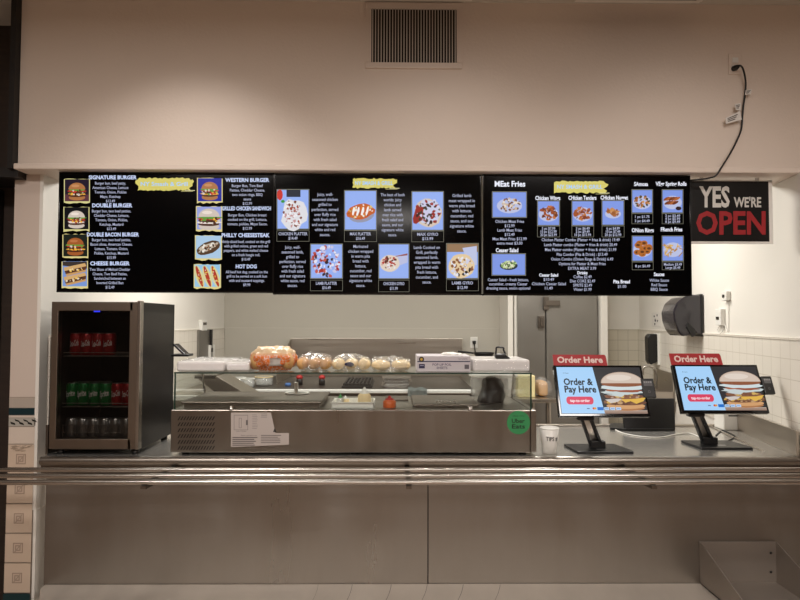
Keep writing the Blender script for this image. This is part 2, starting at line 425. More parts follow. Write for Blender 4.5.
# dark neighbouring unit at the far left
struct('trim_9', G().box((at(13, 80, .05).x, .02, ZS+.01), (xs-.003, .2, ZCEIL)).box((-4, 0.05, ZS-.03), (xl2-.004, .3, ZS+.02)), 'dark')
struct('wall_neighbour', G().box((-5, .35, 0), (a.x-.005, .45, ZCEIL)), 'darkwood')
struct('trim_10', G().box((at(-30, 80, .3).x, .25, 0), (at(2, 80, .3).x, .34, ZS-.04)), 'dark')

# ------------------------------------------------------------------ ceiling fittings (only their edges show)
for (px0, px1, lb) in ((366, 467, 'dark recessed ceiling panel edge directly above the wall vent'), (583, 697, 'dark recessed ceiling panel edge above the blank wall, right of the vent')):
    q0, q1 = at(px0, 2, 0).x, at(px1, 2, 0).x
    t = thing('ceiling_panel', lb, 'ceiling panel', ((q0+q1)/2, -.3, ZCEIL-.012), 'ceiling panels by the wall')
    obj('frame', G().box((q0-.03, -.62, ZCEIL-.012), (q1+.03, -.59, ZCEIL)).box((q0-.03, .01, ZCEIL-.004), (q1+.03, .04, ZCEIL)).box((q0-.03, -.59, ZCEIL-.012), (q0, .01, ZCEIL)).box((q1, -.59, ZCEIL-.012), (q1+.03, .01, ZCEIL)), 'white', t)
    obj('recessed_panel', G().box((q0, -.59, ZCEIL-.006), (q1, .01, ZCEIL)), 'dark', t)

# ------------------------------------------------------------------ wall vent
yw = .06
v0, v1 = at(366, 3, yw), at(462, 69.5, yw); g0, g1 = at(371.5, 9.5, yw), at(456.5, 63.5, yw)
t = thing('air_vent', 'beige metal wall vent with narrow vertical slats high on the wall', 'vent', ((v0.x+v1.x)/2, yw, v1.z))
obj('frame', G().box((v0.x, yw-.012, g0.z), (v1.x, yw, v0.z), .003).box((v0.x, yw-.012, v1.z), (v1.x, yw, g1.z), .003)
    .box((v0.x, yw-.012, g1.z), (g0.x, yw, g0.z)).box((g1.x, yw-.012, g1.z), (v1.x, yw, g0.z)), 'soffit', t)
obj('backing', G().box((g0.x, yw-.002, g1.z), (g1.x, yw, g0.z)), mat('duct_black', (8, 8, 8), .8), t)
g = G(); n = 30
for k in range(n):
    x = g0.x+(g1.x-g0.x)*(k+.5)/n; g.box((x-.003, yw-.011, g1.z), (x+.0025, yw-.008, g0.z))
obj('slats', g, mat('vent_slat_paint', (196, 186, 174), .5), t)
for px in (376, 451):
    q = at(px, 66.5, yw-.012); obj('screw', G().tube([(q.x, yw-.011, q.z), (q.x, yw-.0145, q.z)], [.006, .004], 10), 'soffit', t)

# ------------------------------------------------------------------ outlet and power cord on the soffit
p0, p1 = at(728, 54, yw), at(741, 75, yw)
t = thing('wall_outlet', 'white wall outlet plate high on the beige wall', 'outlet', ((p0.x+p1.x)/2, yw, p1.z))
obj('plate', G().box((p0.x, yw-.008, p1.z), (p1.x, yw, p0.z), .003), 'soffit', t)
m_ = (p0+p1)/2
obj('socket', G().box((m_.x-.016, yw-.011, m_.z-.034), (m_.x+.016, yw-.007, m_.z-.006), .002).box((m_.x-.016, yw-.011, m_.z+.006), (m_.x+.016, yw-.007, m_.z+.034), .002), 'whiteP', t)
t = thing('power_cord', 'black power cord hanging from the wall outlet down to the menu screens', 'cord', (at(741, 110, .02).x, .02, at(741, 181, .02).z))
pts = [(737, 66.5, .03), (740, 65.5, .01), (743, 69, .012), (745.5, 80, .03), (745.3, 92, .045), (743, 110, .045), (741.5, 128, .045), (738, 138, .04), (731, 152, .03), (723, 165, -.005), (716, 175.5, -.012), (709, 178, .0), (700, 179.5, .03), (689, 180.5, .06)]
P3 = [at(*q) for q in pts]
def smooth(P, k=4):
    out = []
    for i in range(len(P)-1):
        a0, a1, a2, a3 = P[max(i-1, 0)], P[i], P[i+1], P[min(i+2, len(P)-1)]
        for j in range(k):
            s_ = j/k; out.append(.5*((2*a1)+(a2-a0)*s_+(2*a0-5*a1+4*a2-a3)*s_*s_+(3*a1-a0-3*a2+a3)*s_**3))
    return out+[P[-1]]
obj('cable', G().tube(smooth(P3), .0045, 8), 'black', t)
q = at(736.5, 67, .03)
obj('plug', G().tube([(q.x-.004, .052, q.z), (q.x, .035, q.z-.002), (q.x+.004, .02, q.z)], [.014, .015, .009], 10), 'black', t)
for (a_, b_, c_, d_) in (((725.5, 118), (740, 111), (742, 119.5), (726, 124)), ((735, 104), (741, 103), (741, 110), (736, 110)), ((746, 90), (752, 89), (751, 94), (745, 95))):
    Y = .028; A = Art()
    vs = [at(*q_, Y) for q_ in (a_, b_, c_, d_)]
    tg = obj('paper_tag', G().prism(vs, (0, .0015, 0)), 'paper', t)
    A = Art(); ctr = sum(vs, Vector())/4
    for k in range(3):
        f0, f1 = .2+.22*k, .32+.22*k
        A.poly([tuple((vs[0].lerp(vs[3], f)).lerp(vs[1].lerp(vs[2], f), s_).xz) for f, s_ in ((f0, .12), (f0, .8-.1*k), (f1, .8-.1*k), (f1, .12))], (90, 84, 80))
    A.build('print', lambda u, v, w_: Vector((u, Y-.001-w_, v)), 'prt', tg)

# ------------------------------------------------------------------ menu screens
YT = .05
NAVY = (88, 116, 205)
def smap(u, v, w_): 
    q = at(u, v, YT); return Vector((q.x, YT-.0006-w_, q.z))
def menu_screen(px0, px1, y0, y1, label):
    a0, a1 = at(px0, y0, YT), at(px1, y1, YT)
    t = thing('menu_screen', label, 'menu screen', ((a0.x+a1.x)/2, YT, a1.z), 'menu screens hung in a row under the wall')
    b_ = .006
    obj('bezel', G().box((a0.x, YT-.004, a0.z-b_), (a1.x, YT+.05, a0.z), .001).box((a0.x, YT-.004, a1.z), (a1.x, YT+.05, a1.z+b_*1.6), .001)
        .box((a0.x, YT-.004, a1.z), (a0.x+b_, YT+.05, a0.z), .001).box((a1.x-b_, YT-.004, a1.z), (a1.x, YT+.05, a0.z), .001), 'gloss', t)
    d = obj('display', G().box((a0.x+b_, YT, a1.z+b_), (a1.x-b_, YT+.045, a0.z-b_)), 'disp', t)
    obj('mount', G().box(((a0.x+a1.x)/2-.2, YT+.05, a1.z+.12), ((a0.x+a1.x)/2+.2, YT+.09, a0.z-.1)).box(((a0.x+a1.x)/2-.03, YT+.06, a0.z-.2), ((a0.x+a1.x)/2+.03, YT+.1, ZS)), 'dark', t)
    return t, d
t1, D1 = menu_screen(59.5, 273.2, 172, 293, 'left menu screen listing burgers, cheesesteak and hot dog in two picture columns')
t2, D2 = menu_screen(274.2, 481.6, 174, 295.2, 'middle menu screen listing platters and gyros with framed pictures')
t3, D3 = menu_screen(482.8, 691.8, 174.5, 296, 'right menu screen listing fries, wings, salads, drinks and sauces')
WB = (176, 180, 204); HB = (200, 212, 244)
def banner(D, x0, x1, y0, y1, s_):
    A = Art(); pts = []
    n = 26
    for k in range(n+1): pts.append((x0+(x1-x0)*k/n, y0+rnd.uniform(-.1, .9)*1.4+(1.6 if k in (0, n) else 0)))
    for k in range(5): pts.append((x1+rnd.choice((-2, 1.5, 3)), y0+(y1-y0)*(k+.8)/6))
    for k in range(n+1): pts.append((x1-(x1-x0)*k/n, y1+rnd.uniform(-1, .2)*1.4))
    for k in range(4): pts.append((x0+rnd.choice((-2, 1, 0)), y1-(y1-y0)*(k+.8)/5))
    A.poly(pts, (214, 202, 106))
    for k in range(7):
        yy = rnd.uniform(y0+1, y1-.5); xx = rnd.uniform(x0, x1-14); A.rect(xx, yy, xx+rnd.uniform(8, 18), yy+.35, rnd.choice([(226, 216, 140), (198, 186, 92)]))
    A.rect(x1-6, y1-.6, x1+4, y1, (226, 220, 170)); A.rect(x1-10, y1+.4, x1+2, y1+.8, (200, 192, 130))
    A.text(s_, (x0+x1)/2, (y0+y1)/2-.2, 3.9, (x1-x0)*.88, (172, 206, 246), bold=.02)
    A.build('title_banner', smap, 'scr', D)
BUN = (196, 124, 66); BUND = (150, 84, 40); LET = (96, 150, 58); PAT = (74, 40, 26); CHE = (236, 176, 62); TOM = (196, 52, 40); PALE = (226, 214, 206)
def burger(A, cx, cy, w_, h_, kind=0):
    bun = [(170, 112, 66), (206, 192, 180), (160, 88, 42), (196, 178, 166)][kind % 4]
    A.ell(cx, cy+h_*.30, w_*.44, h_*.15, bun, 18)
    A.ell(cx, cy+h_*.20, w_*.47, h_*.08, PAT, 14, .08)
    A.ell(cx, cy+h_*.13, w_*.49, h_*.06, CHE if kind % 2 == 0 else (232, 220, 210), 14, .15)
    A.ell(cx, cy+h_*.05, w_*.46, h_*.08, PAT if kind != 1 else (150, 60, 50), 14, .08)
    A.ell(cx, cy-h_*.02, w_*.48, h_*.05, TOM, 14, .12)
    A.ell(cx, cy-h_*.07, w_*.52, h_*.06, LET, 16, .25)
    A.ell(cx, cy-h_*.10, w_*.45, h_*.34, bun, 14, 0, 180, 360)
    A.ell(cx-w_*.08, cy-h_*.28, w_*.22, h_*.07, tuple(min(255, v+26) for v in bun), 12)
    A.blobs(cx, cy+h_*.06, w_*.44, h_*.14, [PAT, CHE, LET, (214, 200, 190), TOM, (96, 56, 36), (60, 34, 24)], 26, .5, 1.5)
def pic(D, x0, y0, x1, y1, kind, bg):
    A = Art(); cx, cy, W_, H_ = (x0+x1)/2, (y0+y1)/2, x1-x0, y1-y0
    if kind.startswith('b'):               # painted-edge burger photographs
        pts = [(x0+W_*k/8, y0+rnd.uniform(0, 1.2)) for k in range(9)]+[(x1, y1-1)]+[(x1-W_*k/8, y1+rnd.uniform(-1.4, .4)) for k in range(9)]
        A.poly(pts, (222, 206, 138) if kind[1] not in '12' else (212, 204, 140))
        A.poly([(x0+.9, y0+.8), (x1-.9, y0+.8), (x1-.9, y1-2.2), (x0+.9, y1-2.2)], bg)
        if kind == 'b4':                    # stacked toast
            A.poly([(x0+1, y0+1), (x1-1, y0+1), (x1-1, y0+8), (x0+1, y0+5)], (60, 50, 46))
            for q_ in (0, 9.5):
                A.poly([(x0+2, y0+7+q_), (x1-3, y0+2.5+q_), (x1-1.5, y0+5.5+q_), (x0+3, y0+10.5+q_)], (208, 166, 110)); A.poly([(x0+3, y0+10.5+q_), (x1-1.5, y0+5.5+q_), (x1-2, y0+9+q_), (x0+4, y0+13.5+q_)], (92, 54, 34))
                A.poly([(x0+4, y0+13.5+q_), (x1-2, y0+9+q_), (x1-2, y0+11+q_), (x0+5, y0+15.6+q_)], (196, 150, 96)); A.blobs(cx, y0+9.4+q_, 9, 1.3, [(236, 190, 90), (60, 34, 24), (222, 206, 180)], 16, .5, 1.3, -10)
        elif kind == 'b7':                  # cheesesteak roll
            A.ell(cx, cy, W_*.46, H_*.24, (84, 60, 40), 18, .05, rot=-22); A.ell(cx, cy-1, W_*.40, H_*.13, (196, 180, 160), 14, .2, rot=-22)
            A.blobs(cx, cy-.5, W_*.36, H_*.12, [(60, 38, 28), (232, 226, 214), (140, 100, 70)], 22, .7, 1.6, -22)
        elif kind == 'b8':                  # hot dogs
            for dx in (-8, 0, 8):
                A.ell(cx+dx, cy, 3.9, H_*.46, (214, 206, 150), 14, rot=-18); A.ell(cx+dx, cy, 1.9, H_*.44, (176, 58, 40), 12, rot=-18)
                A.blobs(cx+dx, cy, 1.6, H_*.36, [(232, 200, 80), (222, 206, 190)], 9, .4, .9, -18)
        else:
            if kind == 'b1': A.rect(x0+.9, y1-9, x1-.9, y1-2.2, (90, 50, 60))
            burger(A, cx, cy+.5, W_*(.72 if kind != 'b6' else .9), H_*(.80 if kind != 'b6' else .95), int(kind[1])-1)
    else:
        A.rect(x0-.8, y0-.8, x1+.8, y1+.8, (150, 148, 130)); A.rect(x0-.4, y0-.4, x1+.4, y1+.4, (6, 6, 8)); A.rect(x0, y0, x1, y1, bg)
        if kind == 'chicken_rice':
            A.rect(x0+9, y0, x1-8, y0+7, (40, 42, 54)); A.ell(cx+1, cy+5, W_*.40, H_*.40, (222, 220, 224), 16, .15)
            A.blobs(cx+1, cy+4, W_*.34, H_*.34, [(236, 230, 230), (160, 70, 50), (196, 150, 150), (240, 236, 240), (120, 60, 40)], 70, .7, 1.8)
            A.ell(x0+2.5, y0+5, 3, 5.5, (200, 50, 40), 10); A.ell(x0+5.5, y0+11.5, 2, 1.6, (60, 150, 60), 8)
        elif kind == 'mix_rice':
            A.ell(cx+1, cy+4.5, W_*.42, H_*.20, (150, 150, 170), 16, rot=-8); A.ell(cx, cy+1.5, W_*.45, H_*.20, (196, 96, 44), 16, .1, rot=-8)
            A.blobs(cx, cy+1, W_*.40, H_*.16, [(222, 190, 120), (150, 62, 34), (238, 232, 226), (214, 120, 40)], 46, .8, 1.8, -8)
            for k in range(4): A.ell(cx-7+k*4.6, cy+1, 1.2, 5, (244, 240, 236), 8, .2, rot=14)
        elif kind == 'lamb_rice':
            A.blobs(cx, cy, W_*.46, H_*.46, [(200, 196, 226), (166, 50, 44), (60, 40, 44), (226, 224, 240), (190, 90, 80)], 110, .9, 2.3)
        elif kind == 'pita':
            A.ell(cx+.5, cy+2, W_*.44, H_*.38, (214, 196, 180), 20, .04, rot=-30); A.ell(cx+.5, cy+1, W_*.36, H_*.32, (200, 204, 226), 18, .12)
            A.ell(cx-9, cy+4, 5, 9, (150, 46, 38), 12, .2, rot=15); A.blobs(cx+.5, cy+1, W_*.38, H_*.33, [(206, 206, 232), (60, 40, 36), (150, 50, 40), (70, 60, 46), (206, 200, 226)], 90, .8, 2.3)
        elif kind == 'wrap':
            A.poly([(cx-9, cy-4), (x1-1, cy-8), (x1-1, cy+1), (cx-4, cy+8)], (186, 190, 222)); A.poly([(cx-4, cy-4), (x1-1, cy-8), (x1-1, cy-6)], (150, 90, 90))
            A.ell(cx-4, cy+2, 10, 8.4, (222, 206, 190), 18, .03); A.blobs(cx-4, cy+2, 8, 6.6, [(226, 224, 226), (176, 60, 50), (100, 50, 40), (206, 160, 150)], 40, .7, 1.7)
        elif kind == 'lamb_wrap':
            A.rect(x0, y0, x1, y0+8, (150, 120, 90)); A.poly([(cx, y0+4), (x1-1, y0+2), (x1-1, cy+4), (cx+6, cy+4)], (190, 196, 226))
            A.ell(cx-1, cy+5, W_*.42, H_*.36, (226, 200, 160), 20, .04); A.blobs(cx-1, cy+5, W_*.36, H_*.30, [(206, 206, 226), (40, 32, 30), (140, 90, 60), (226, 226, 236)], 60, .8, 2)
        elif kind in ('meat_fries', 'samosa', 'wings', 'tenders', 'rings', 'fries', 'rolls', 'nuggets', 'salad'):
            r_ = {'meat_fries': (.36, .32), 'salad': (.26, .22), 'nuggets': (.36, .2)}.get(kind, (.44, .32))
            A.ell(cx, cy+1.2, W_*r_[0]*1.06, H_*r_[1]*.95, (186, 192, 224) if kind != 'salad' else (50, 56, 60), 20)
            cs = {'meat_fries': [(206, 180, 150), (150, 100, 70), (230, 216, 200), (120, 80, 60)], 'salad': [(190, 206, 150), (226, 226, 196), (130, 160, 90)],
                  'wings': [(150, 72, 34), (190, 110, 56), (110, 52, 28)], 'tenders': [(160, 80, 40), (130, 60, 32), (190, 116, 62)], 'nuggets': [(200, 140, 80), (170, 104, 56), (150, 90, 46)],
                  'samosa': [(186, 120, 64), (150, 84, 40), (80, 70, 40), (206, 150, 90)], 'fries': [(226, 186, 100), (206, 156, 70), (180, 130, 60)]}.get(kind, [(150, 70, 36)])
            if kind == 'rings':
                for k in range(16):
                    a_ = rnd.uniform(0, 6.28); q_ = math.sqrt(rnd.random())*1.15; x_, y_ = cx+math.cos(a_)*W_*.30*q_, cy+math.sin(a_)*H_*.24*q_
                    A.ell(x_, y_, 3.6, 2.7, (178, 104, 44), 12); A.ell(x_, y_, 2.0, 1.3, (96, 56, 30), 10)
            elif kind == 'rolls':
                for k in range(9): A.ell(cx-6+2.6*(k % 5)+(k//5), cy-2.5+4*(k//5), 3.6, 1.3, [(140, 72, 36), (176, 100, 52), (110, 54, 30)][k % 3], 10, rot=-28)
                A.ell(x1-4, y1-4, 3, 2, (50, 30, 30), 10)
            elif kind == 'fries':
                for k in range(40):
                    a_ = rnd.uniform(0, 180); x_, y_ = cx+rnd.uniform(-1, 1)*W_*.42, cy+2+rnd.uniform(-1, 1)*H_*.22
                    A.ell(x_, y_, 2.6, .5, rnd.choice(cs), 6, rot=a_)
            else:
                A.blobs(cx, cy, W_*r_[0]*.9, H_*r_[1]*.85, cs, 46 if kind != 'nuggets' else 26, 1, 2.3 if kind in ('wings', 'tenders', 'nuggets') else 1.5)
    A.build('menu_picture', smap, 'scr', D)
def caption(A, x0, y0, x1, y1, s_, w_=None, cap=2.5):
    A.frame(x0-.8, y0, x1+.8, y1, .35, (120, 118, 104)); n = s_.count('/')+1; pitch = (y1-y0)/(n+.5)
    A.text(s_, (x0+x1)/2, y0+pitch*.75, cap, w_ or (x1-x0)*.8, WB, pitch, .02)
# --- left screen
for i, q in enumerate([(64, 178.5, 90, 203.5), (63.5, 206.5, 89.5, 231.5), (62.5, 233.6, 88.3, 258.6), (61.7, 260.6, 88, 288.5)]): pic(D1, *q, 'b%d' % (i+1), [(34, 24, 40), (14, 14, 18), (24, 30, 24), (120, 150, 210)][i])
for i, q in enumerate([(197, 177.5, 222.6, 203.5), (196, 206, 222.2, 231.6), (195, 235, 222, 260.5), (193.8, 263.8, 221, 289)]): pic(D1, *q, 'b%d' % (i+5), [(24, 34, 150), (150, 160, 220), (170, 200, 226), (150, 196, 226)][i])
A = Art()
for s_, cx, cy, wd in (('SIGNATURE BURGER', 112.8, 177.4, 48), ('DOUBLE BURGER', 112.3, 205.4, 40), ('DOUBLE BACON BURGER', 113, 234.5, 52), ('CHEESE BURGER', 110, 263.4, 39.5),
                       ('WESTERN BURGER', 247.3, 180, 44), ('GRILLED CHICKEN SANDWICH', 246.5, 208.4, 49), ('PHILLY CHEESESTEAK', 245.7, 235.2, 48), ('HOT DOG', 246.3, 266.4, 21)):
    A.text(s_, cx, cy, 3.7, wd, HB, bold=.035)
DT = lambda s_, cx, cy, wd, p=4.45, cap=2.7: A.text(s_, cx, cy, cap, wd, WB, p, .012)
DT('Burger bun, beef patty,/American Cheese, Lettuce/Tomato, Onion, Pickles/Mayo, Ketchup/$12.49', 110.5, 183.2, 36)
DT('Burger bun, two beef patties,/Cheddar Cheese, Lettuce,/Tomato, Onion, Pickles,/Ketchup, Mustard/$13.49', 111.6, 211, 39)
DT('Burger bun, two beef patties,/Bacon slices, American Cheese,/Lettuce, Tomato, Onion,/Pickles, Ketchup, Mustard/$15.99', 111.5, 239.8, 42)
DT('Two Slices of Melted Cheddar/Cheese, Two Beef Patties,/Sandwiched between an/Inverted Grilled Bun/$12.49', 110, 269.4, 40.5)
DT('Burger Bun, Two Beef/Patties, Cheddar Cheese,/two onion rings, BBQ/sauce/$12.99', 247.4, 185.7, 35)
DT('Burger Bun, Chicken breast/cooked on the grill, Lettuce,/tomato, pickles, Mayo Sauce./$12.99', 247.4, 215, 40)
DT('thinly-sliced beef, cooked on the grill/with grilled onions, green and red/peppers, and white melted cheese/on a fresh hoagie roll./$10.49', 246, 241.6, 48, 4.4)
DT('All beef hot dog, cooked on the/grill to be served on a soft bun/with and mustard toppings./$9.99', 246.8, 271.9, 42, 4.3)
A.build('menu_text', smap, 'scr', D1)
banner(D1, 137.5, 191, 177.5, 190.8, 'NY Smash & Grill')
# --- middle screen
BL = (150, 176, 240)
for q, k in (((277.5, 190, 308.5, 228.6), 'chicken_rice'), ((345, 191, 376, 229.5), 'mix_rice'), ((311, 244.5, 342, 278), 'lamb_rice'), ((412.3, 192, 443, 229.8), 'pita'), ((379.2, 244.5, 408.5, 278.2), 'wrap'), ((447, 244, 477.8, 278), 'lamb_wrap')): pic(D2, *q, k, BL)
A = Art()
for x0, y0, x1, y1, s_ in ((277.5, 230.5, 308.5, 241.5, 'CHICKEN PLATTER/$14.49'), (345, 230.5, 376, 241.8, 'MAX PLATTER/$16.49'), (311, 280, 342, 291, 'LAMB PLATTER/$16.49'),
                           (412.3, 231, 443, 242, 'MAX GYRO/$13.99'), (379.2, 280, 408.5, 292, 'CHICKEN GYRO/$11.99'), (447, 279.5, 477.8, 291, 'LAMB GYRO/$12.99')):
    caption(A, x0, y0, x1, y1, s_, 29 if len(s_) > 20 else 21, 2.9)
def para(s_, cx, y0, y1, wd):
    n = s_.count('/'); A.text(s_, cx, y0, 3.0, wd, WB, (y1-y0)/n, .01)
para('Juicy, well-/seasoned chicken/grilled to/perfection, served/over fluffy rice/with fresh salad/and our signature/white and red/sauces.', 325, 194.4, 234.6, 26.5)
para('The best of both/worlds: juicy/chicken and/lamb carved/over rice with/fresh salad and/sauce, and our/signature white/sauce.', 392.6, 194.8, 234.8, 24)
para('Grilled lamb/meat wrapped in/warm pita bread/with lettuce,/cucumber, red/sauce, and our/signature white/sauce.', 461.8, 195.6, 231, 26)
para('Juicy, well-/seasoned lamb,/grilled to/perfection, served/over fluffy rice/with fresh salad/and our signature/white sauce, red/sauces.', 292.6, 247.2, 285.4, 26)
para('Marinated/chicken wrapped/in warm pita/bread with/lettuce,/cucumber, red/sauce and our/signature white/sauce.', 360.7, 246.4, 285.4, 25)
para('Lamb Cooked on/Grill, perfectly/seasoned lamb,/wrapped in warm/pita bread with/fresh lettuce,/cucumber, and/sauce.', 426.8, 247.4, 282, 26.5)
A.build('menu_text', smap, 'scr', D2)
banner(D2, 352.5, 395.5, 178, 188.6, 'NY SMASH & GRILL')
# --- right screen
for q, k in (((492.8, 192.3, 526, 217), 'meat_fries'), ((492.4, 254.2, 525, 274.8), 'salad'), ((538, 201.4, 559, 225), 'wings'), ((572.4, 201.4, 593, 225), 'tenders'), ((602.5, 201, 623.4, 224.6), 'nuggets'),
             ((632.3, 190.2, 652, 212.4), 'samosa'), ((662.6, 190.2, 682.4, 212.4), 'rolls'), ((632.6, 236.5, 652.4, 260.6), 'rings'), ((662.6, 236.5, 682.8, 260.6), 'fries')): pic(D3, *q, k, (128, 152, 226))
A = Art()
HD = lambda s_, cx, cy, wd, cap=3.9: A.text(s_, cx, cy, cap, wd, (236, 238, 250), bold=.03)
HD('MEat Fries', 510, 183.8, 30.6, 5.4); HD('Ceaser Salad', 507, 250.2, 22.5); HD('Chicken Wings', 547.8, 198, 25); HD('CHicken Tenders', 582.4, 197.8, 28); HD('CHicken Nugget', 614.2, 197.6, 27.5)
HD('SAmosa', 641, 184, 14); HD('VEgr Spring Rolls', 671, 183.8, 31); HD('ONion Rings', 642.7, 230.2, 22); HD('FRench Fries', 671.5, 229.4, 21.5)
HD('Caesar Salad', 548.6, 275, 19, 3); HD('Drinks', 582.4, 272.8, 10, 3); HD('Sauces', 659, 274.2, 10.5, 3.6); HD('Pita Bread', 621.6, 281.6, 16.5, 3.4)
T3 = lambda s_, cx, cy, wd, p=4.35, cap=2.9: A.text(s_, cx, cy, cap, wd, WB, p, .012)
T3('Chicken Meat Fries/$12.99/Lamb Meat Fries/$12.49/Max Meat Fries $12.99/extra meat $3.00', 509.6, 221.4, 34)
T3('Caesar Salad - fresh lettuce,/cucumber, creamy Caesar/dressing sauce, onion optional', 508.2, 279.7, 44, 4.2)
for x0, x1, s_ in ((538, 559, '5 pc $7.99/10 pc $12.99/20 pc $22.99'), (572.4, 593, '3 pc $6.49/5 pc $9.49/10 pc $15.99'), (602.5, 623.4, '6 pc $4.99/10 pc $7.49/20 pc $12.99')): caption(A, x0, 226, x1, 237.2, s_, 16.5, 2.6)
for x0, y0, x1, y1, s_ in ((632.3, 213.6, 652, 224, '1 pc $1.75/3 pc $4.49'), (662.6, 213.6, 682.4, 224, '2 pc $3.49/4 pc $5.99/8 pc $9.49'), (632.6, 262, 652.4, 270, '8 pc $6.49'), (662.6, 262, 682.8, 270, 'Medium $3.49/Large $5.49')): caption(A, x0, y0, x1, y1, s_, 15 if s_[0] != 'M' else 18, 2.5)
T3('Chicken Platter Combo (Platter + fries & drink) 19.49/Lamb Platter combo (Platter + fries & drink) 20.49/Max Platter combo (Platter + fries & drink) 21.99', 580.5, 239.8, 78, 4.9)
T3('Pita Combo (Pita & Drink) : $13.49/Onion Combo (Onion Rings & Drink) 6.49/Options for Platter & Meat Fries/EXTRA MEAT 3.99', 582, 254.4, 62, 4.65)
T3('$10.49/Chicken Caesar Salad/11.49', 548.7, 279.4, 34); T3('Coffee $2.49/Diet COKE $2.49/SPRITE $2.49/Water $1.99', 582.4, 276.8, 25, 4.2)
T3('White Sauce/Red Sauce/BBQ Sauce', 659, 280.3, 19.5, 4.5); T3('$1.00', 621.8, 286.4, 8.5)
A.build('menu_text', smap, 'scr', D3)
banner(D3, 554, 605.5, 180.6, 193.4, 'NY SMASH & GRILL')

# ------------------------------------------------------------------ YES WE'RE OPEN sign
YO = .10
o0, o1 = at(690.5, 181, YO), at(769.6, 241.6, YO)
t = thing('open_sign', "black hanging sign reading YES WE'RE OPEN in white and red letters", 'sign', ((o0.x+o1.x)/2, YO, o1.z))
bd = obj('sign_board', G().box((o0.x, YO, o1.z), (o1.x, YO+.006, o0.z), .001), mat('sign_black', (14, 14, 14), .35), t)
A = Art(1e-4)
A.text('YES', 714.4, 196.8, 19.5, 30.5, (214, 212, 206), bold=.032); A.text("WE'RE", 747.4, 202.2, 9.4, 27.5, (206, 204, 198), bold=.03); A.text('OPEN', 730.8, 222.8, 21.8, 69.5, (158, 28, 34), bold=.03)
def omap(u, v, w_): q = at(u, v, YO); return Vector((q.x, YO-.0008-w_, q.z))
A.build('sign_letters', omap, 'prt', bd)
o2 = at(773.4, 244, YO)
obj('sleeve_edge', G().box((o0.x, YO+.001, o2.z), (o2.x, YO+.009, o1.z)).box((o1.x, YO+.001, o1.z), (o2.x, YO+.009, o0.z+.006)).box((o0.x, YO+.001, o0.z), (o2.x, YO+.009, o0.z+.006)), 'whiteP', t)
for hx in (o0.x+.05, o1.x-.07): obj('hanger', G().box((hx, YO+.001, o0.z), (hx+.02, YO+.004, ZS)), 'clear', t)

# ------------------------------------------------------------------ serving counter
YPN = .10
cl = at(40, 457, 0).x; XE = XR+1.2
t = thing('serving_counter', 'long stainless steel serving counter with brushed front panels', 'counter', (0, .45, 0))
e0, e1 = W(XR-.016, .012), W(XR-.016, .93)
ct = obj('counter_top', G().prism([(cl, .012, ZC), (e0.x, .012, ZC), (e1.x, .92, ZC), (cl, .92, ZC)], (0, 0, -.045), .004), 'top', t)
obj('front_edge', G().box((cl, .008, ZC-.044), (XE, .0125, ZC-.001)).tube([(cl, .012, ZC-.0225), (XE, .012, ZC-.0225)], .0222, 20), mat('edge_steel', (150, 143, 135), .36, 1), t)
xs1 = at(428, 520, YPN).x; zb = at(400, 583.5, YPN).z
xpl = at(45, 520, YPN).x
obj('front_panel', G().box((xpl, YPN, zb-.01), (xs1-.003, YPN+.03, ZC-.045)), 'panel', t)
obj('front_panel', G().box((xs1+.003, YPN, zb-.01), (XE, YPN+.03, ZC-.045)), 'panel', t)
obj('seam_strip', G().box((xs1-.003, YPN+.008, zb-.01), (xs1+.003, YPN+.03, ZC-.045)), 'dark', t)
obj('apron', G().box((xpl, .05, ZC-.10), (XE, .098, ZC-.045), .003), 'dsteel', t)
zL = zb
lf = at(39, 600, -.09); lb2 = at(45, 583, YPN)
obj('ledge', G().prism([(lb2.x, YPN, zL), (lb2.x+.004, YPN-.05, zL), (lf.x, -.09, zL), (lf.x, -.5, zL), (XE, -.5, zL), (XE, YPN, zL)], (0, 0, -.05), .006).box((xpl, -.45, 0), (XE, YPN+.03, zL-.05)), 'ledge', t)
e = at(40, 425, .25)
obj('end_splash', G().prism([(cl-.004, .05, ZC), (cl-.004, .05, ZC+.15), (cl-.004, .9, ZC+.15), (cl-.004, .9, ZC)], (.012, 0, 0), .002), 'dsteel', t)
obj('side_splash', G().prism([W(XR-.03, .015, ZC), W(XR-.016, .015, ZC), W(XR-.016, .92, ZC), W(XR-.03, .92, ZC)], (0, 0, .13), .002), 'steel', t)
obj('top_rim', G().box((at(540, 440, .1).x, .88, ZC), (e1.x-.03, .92, ZC+.012), .003).prism([W(XR-.16, .1, ZC), W(XR-.145, .1, ZC), W(XR-.145, .86, ZC), W(XR-.16, .86, ZC)], (0, 0, .006), .002), 'steel', t)
A = Art(1e-5)  # dark curved reflections on the ledge, painted as thin coloured strips
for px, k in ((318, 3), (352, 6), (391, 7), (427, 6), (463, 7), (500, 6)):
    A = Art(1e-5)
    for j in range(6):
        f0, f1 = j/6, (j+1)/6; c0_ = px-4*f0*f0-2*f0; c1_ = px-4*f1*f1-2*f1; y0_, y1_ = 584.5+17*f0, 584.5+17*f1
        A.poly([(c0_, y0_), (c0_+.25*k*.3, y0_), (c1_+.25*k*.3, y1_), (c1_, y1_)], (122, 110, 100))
    A.build('reflection_line', lambda u, v, w_: onz(u, v, zL)+Vector((0, 0, .0006)), 'prt', C.objects['ledge'])
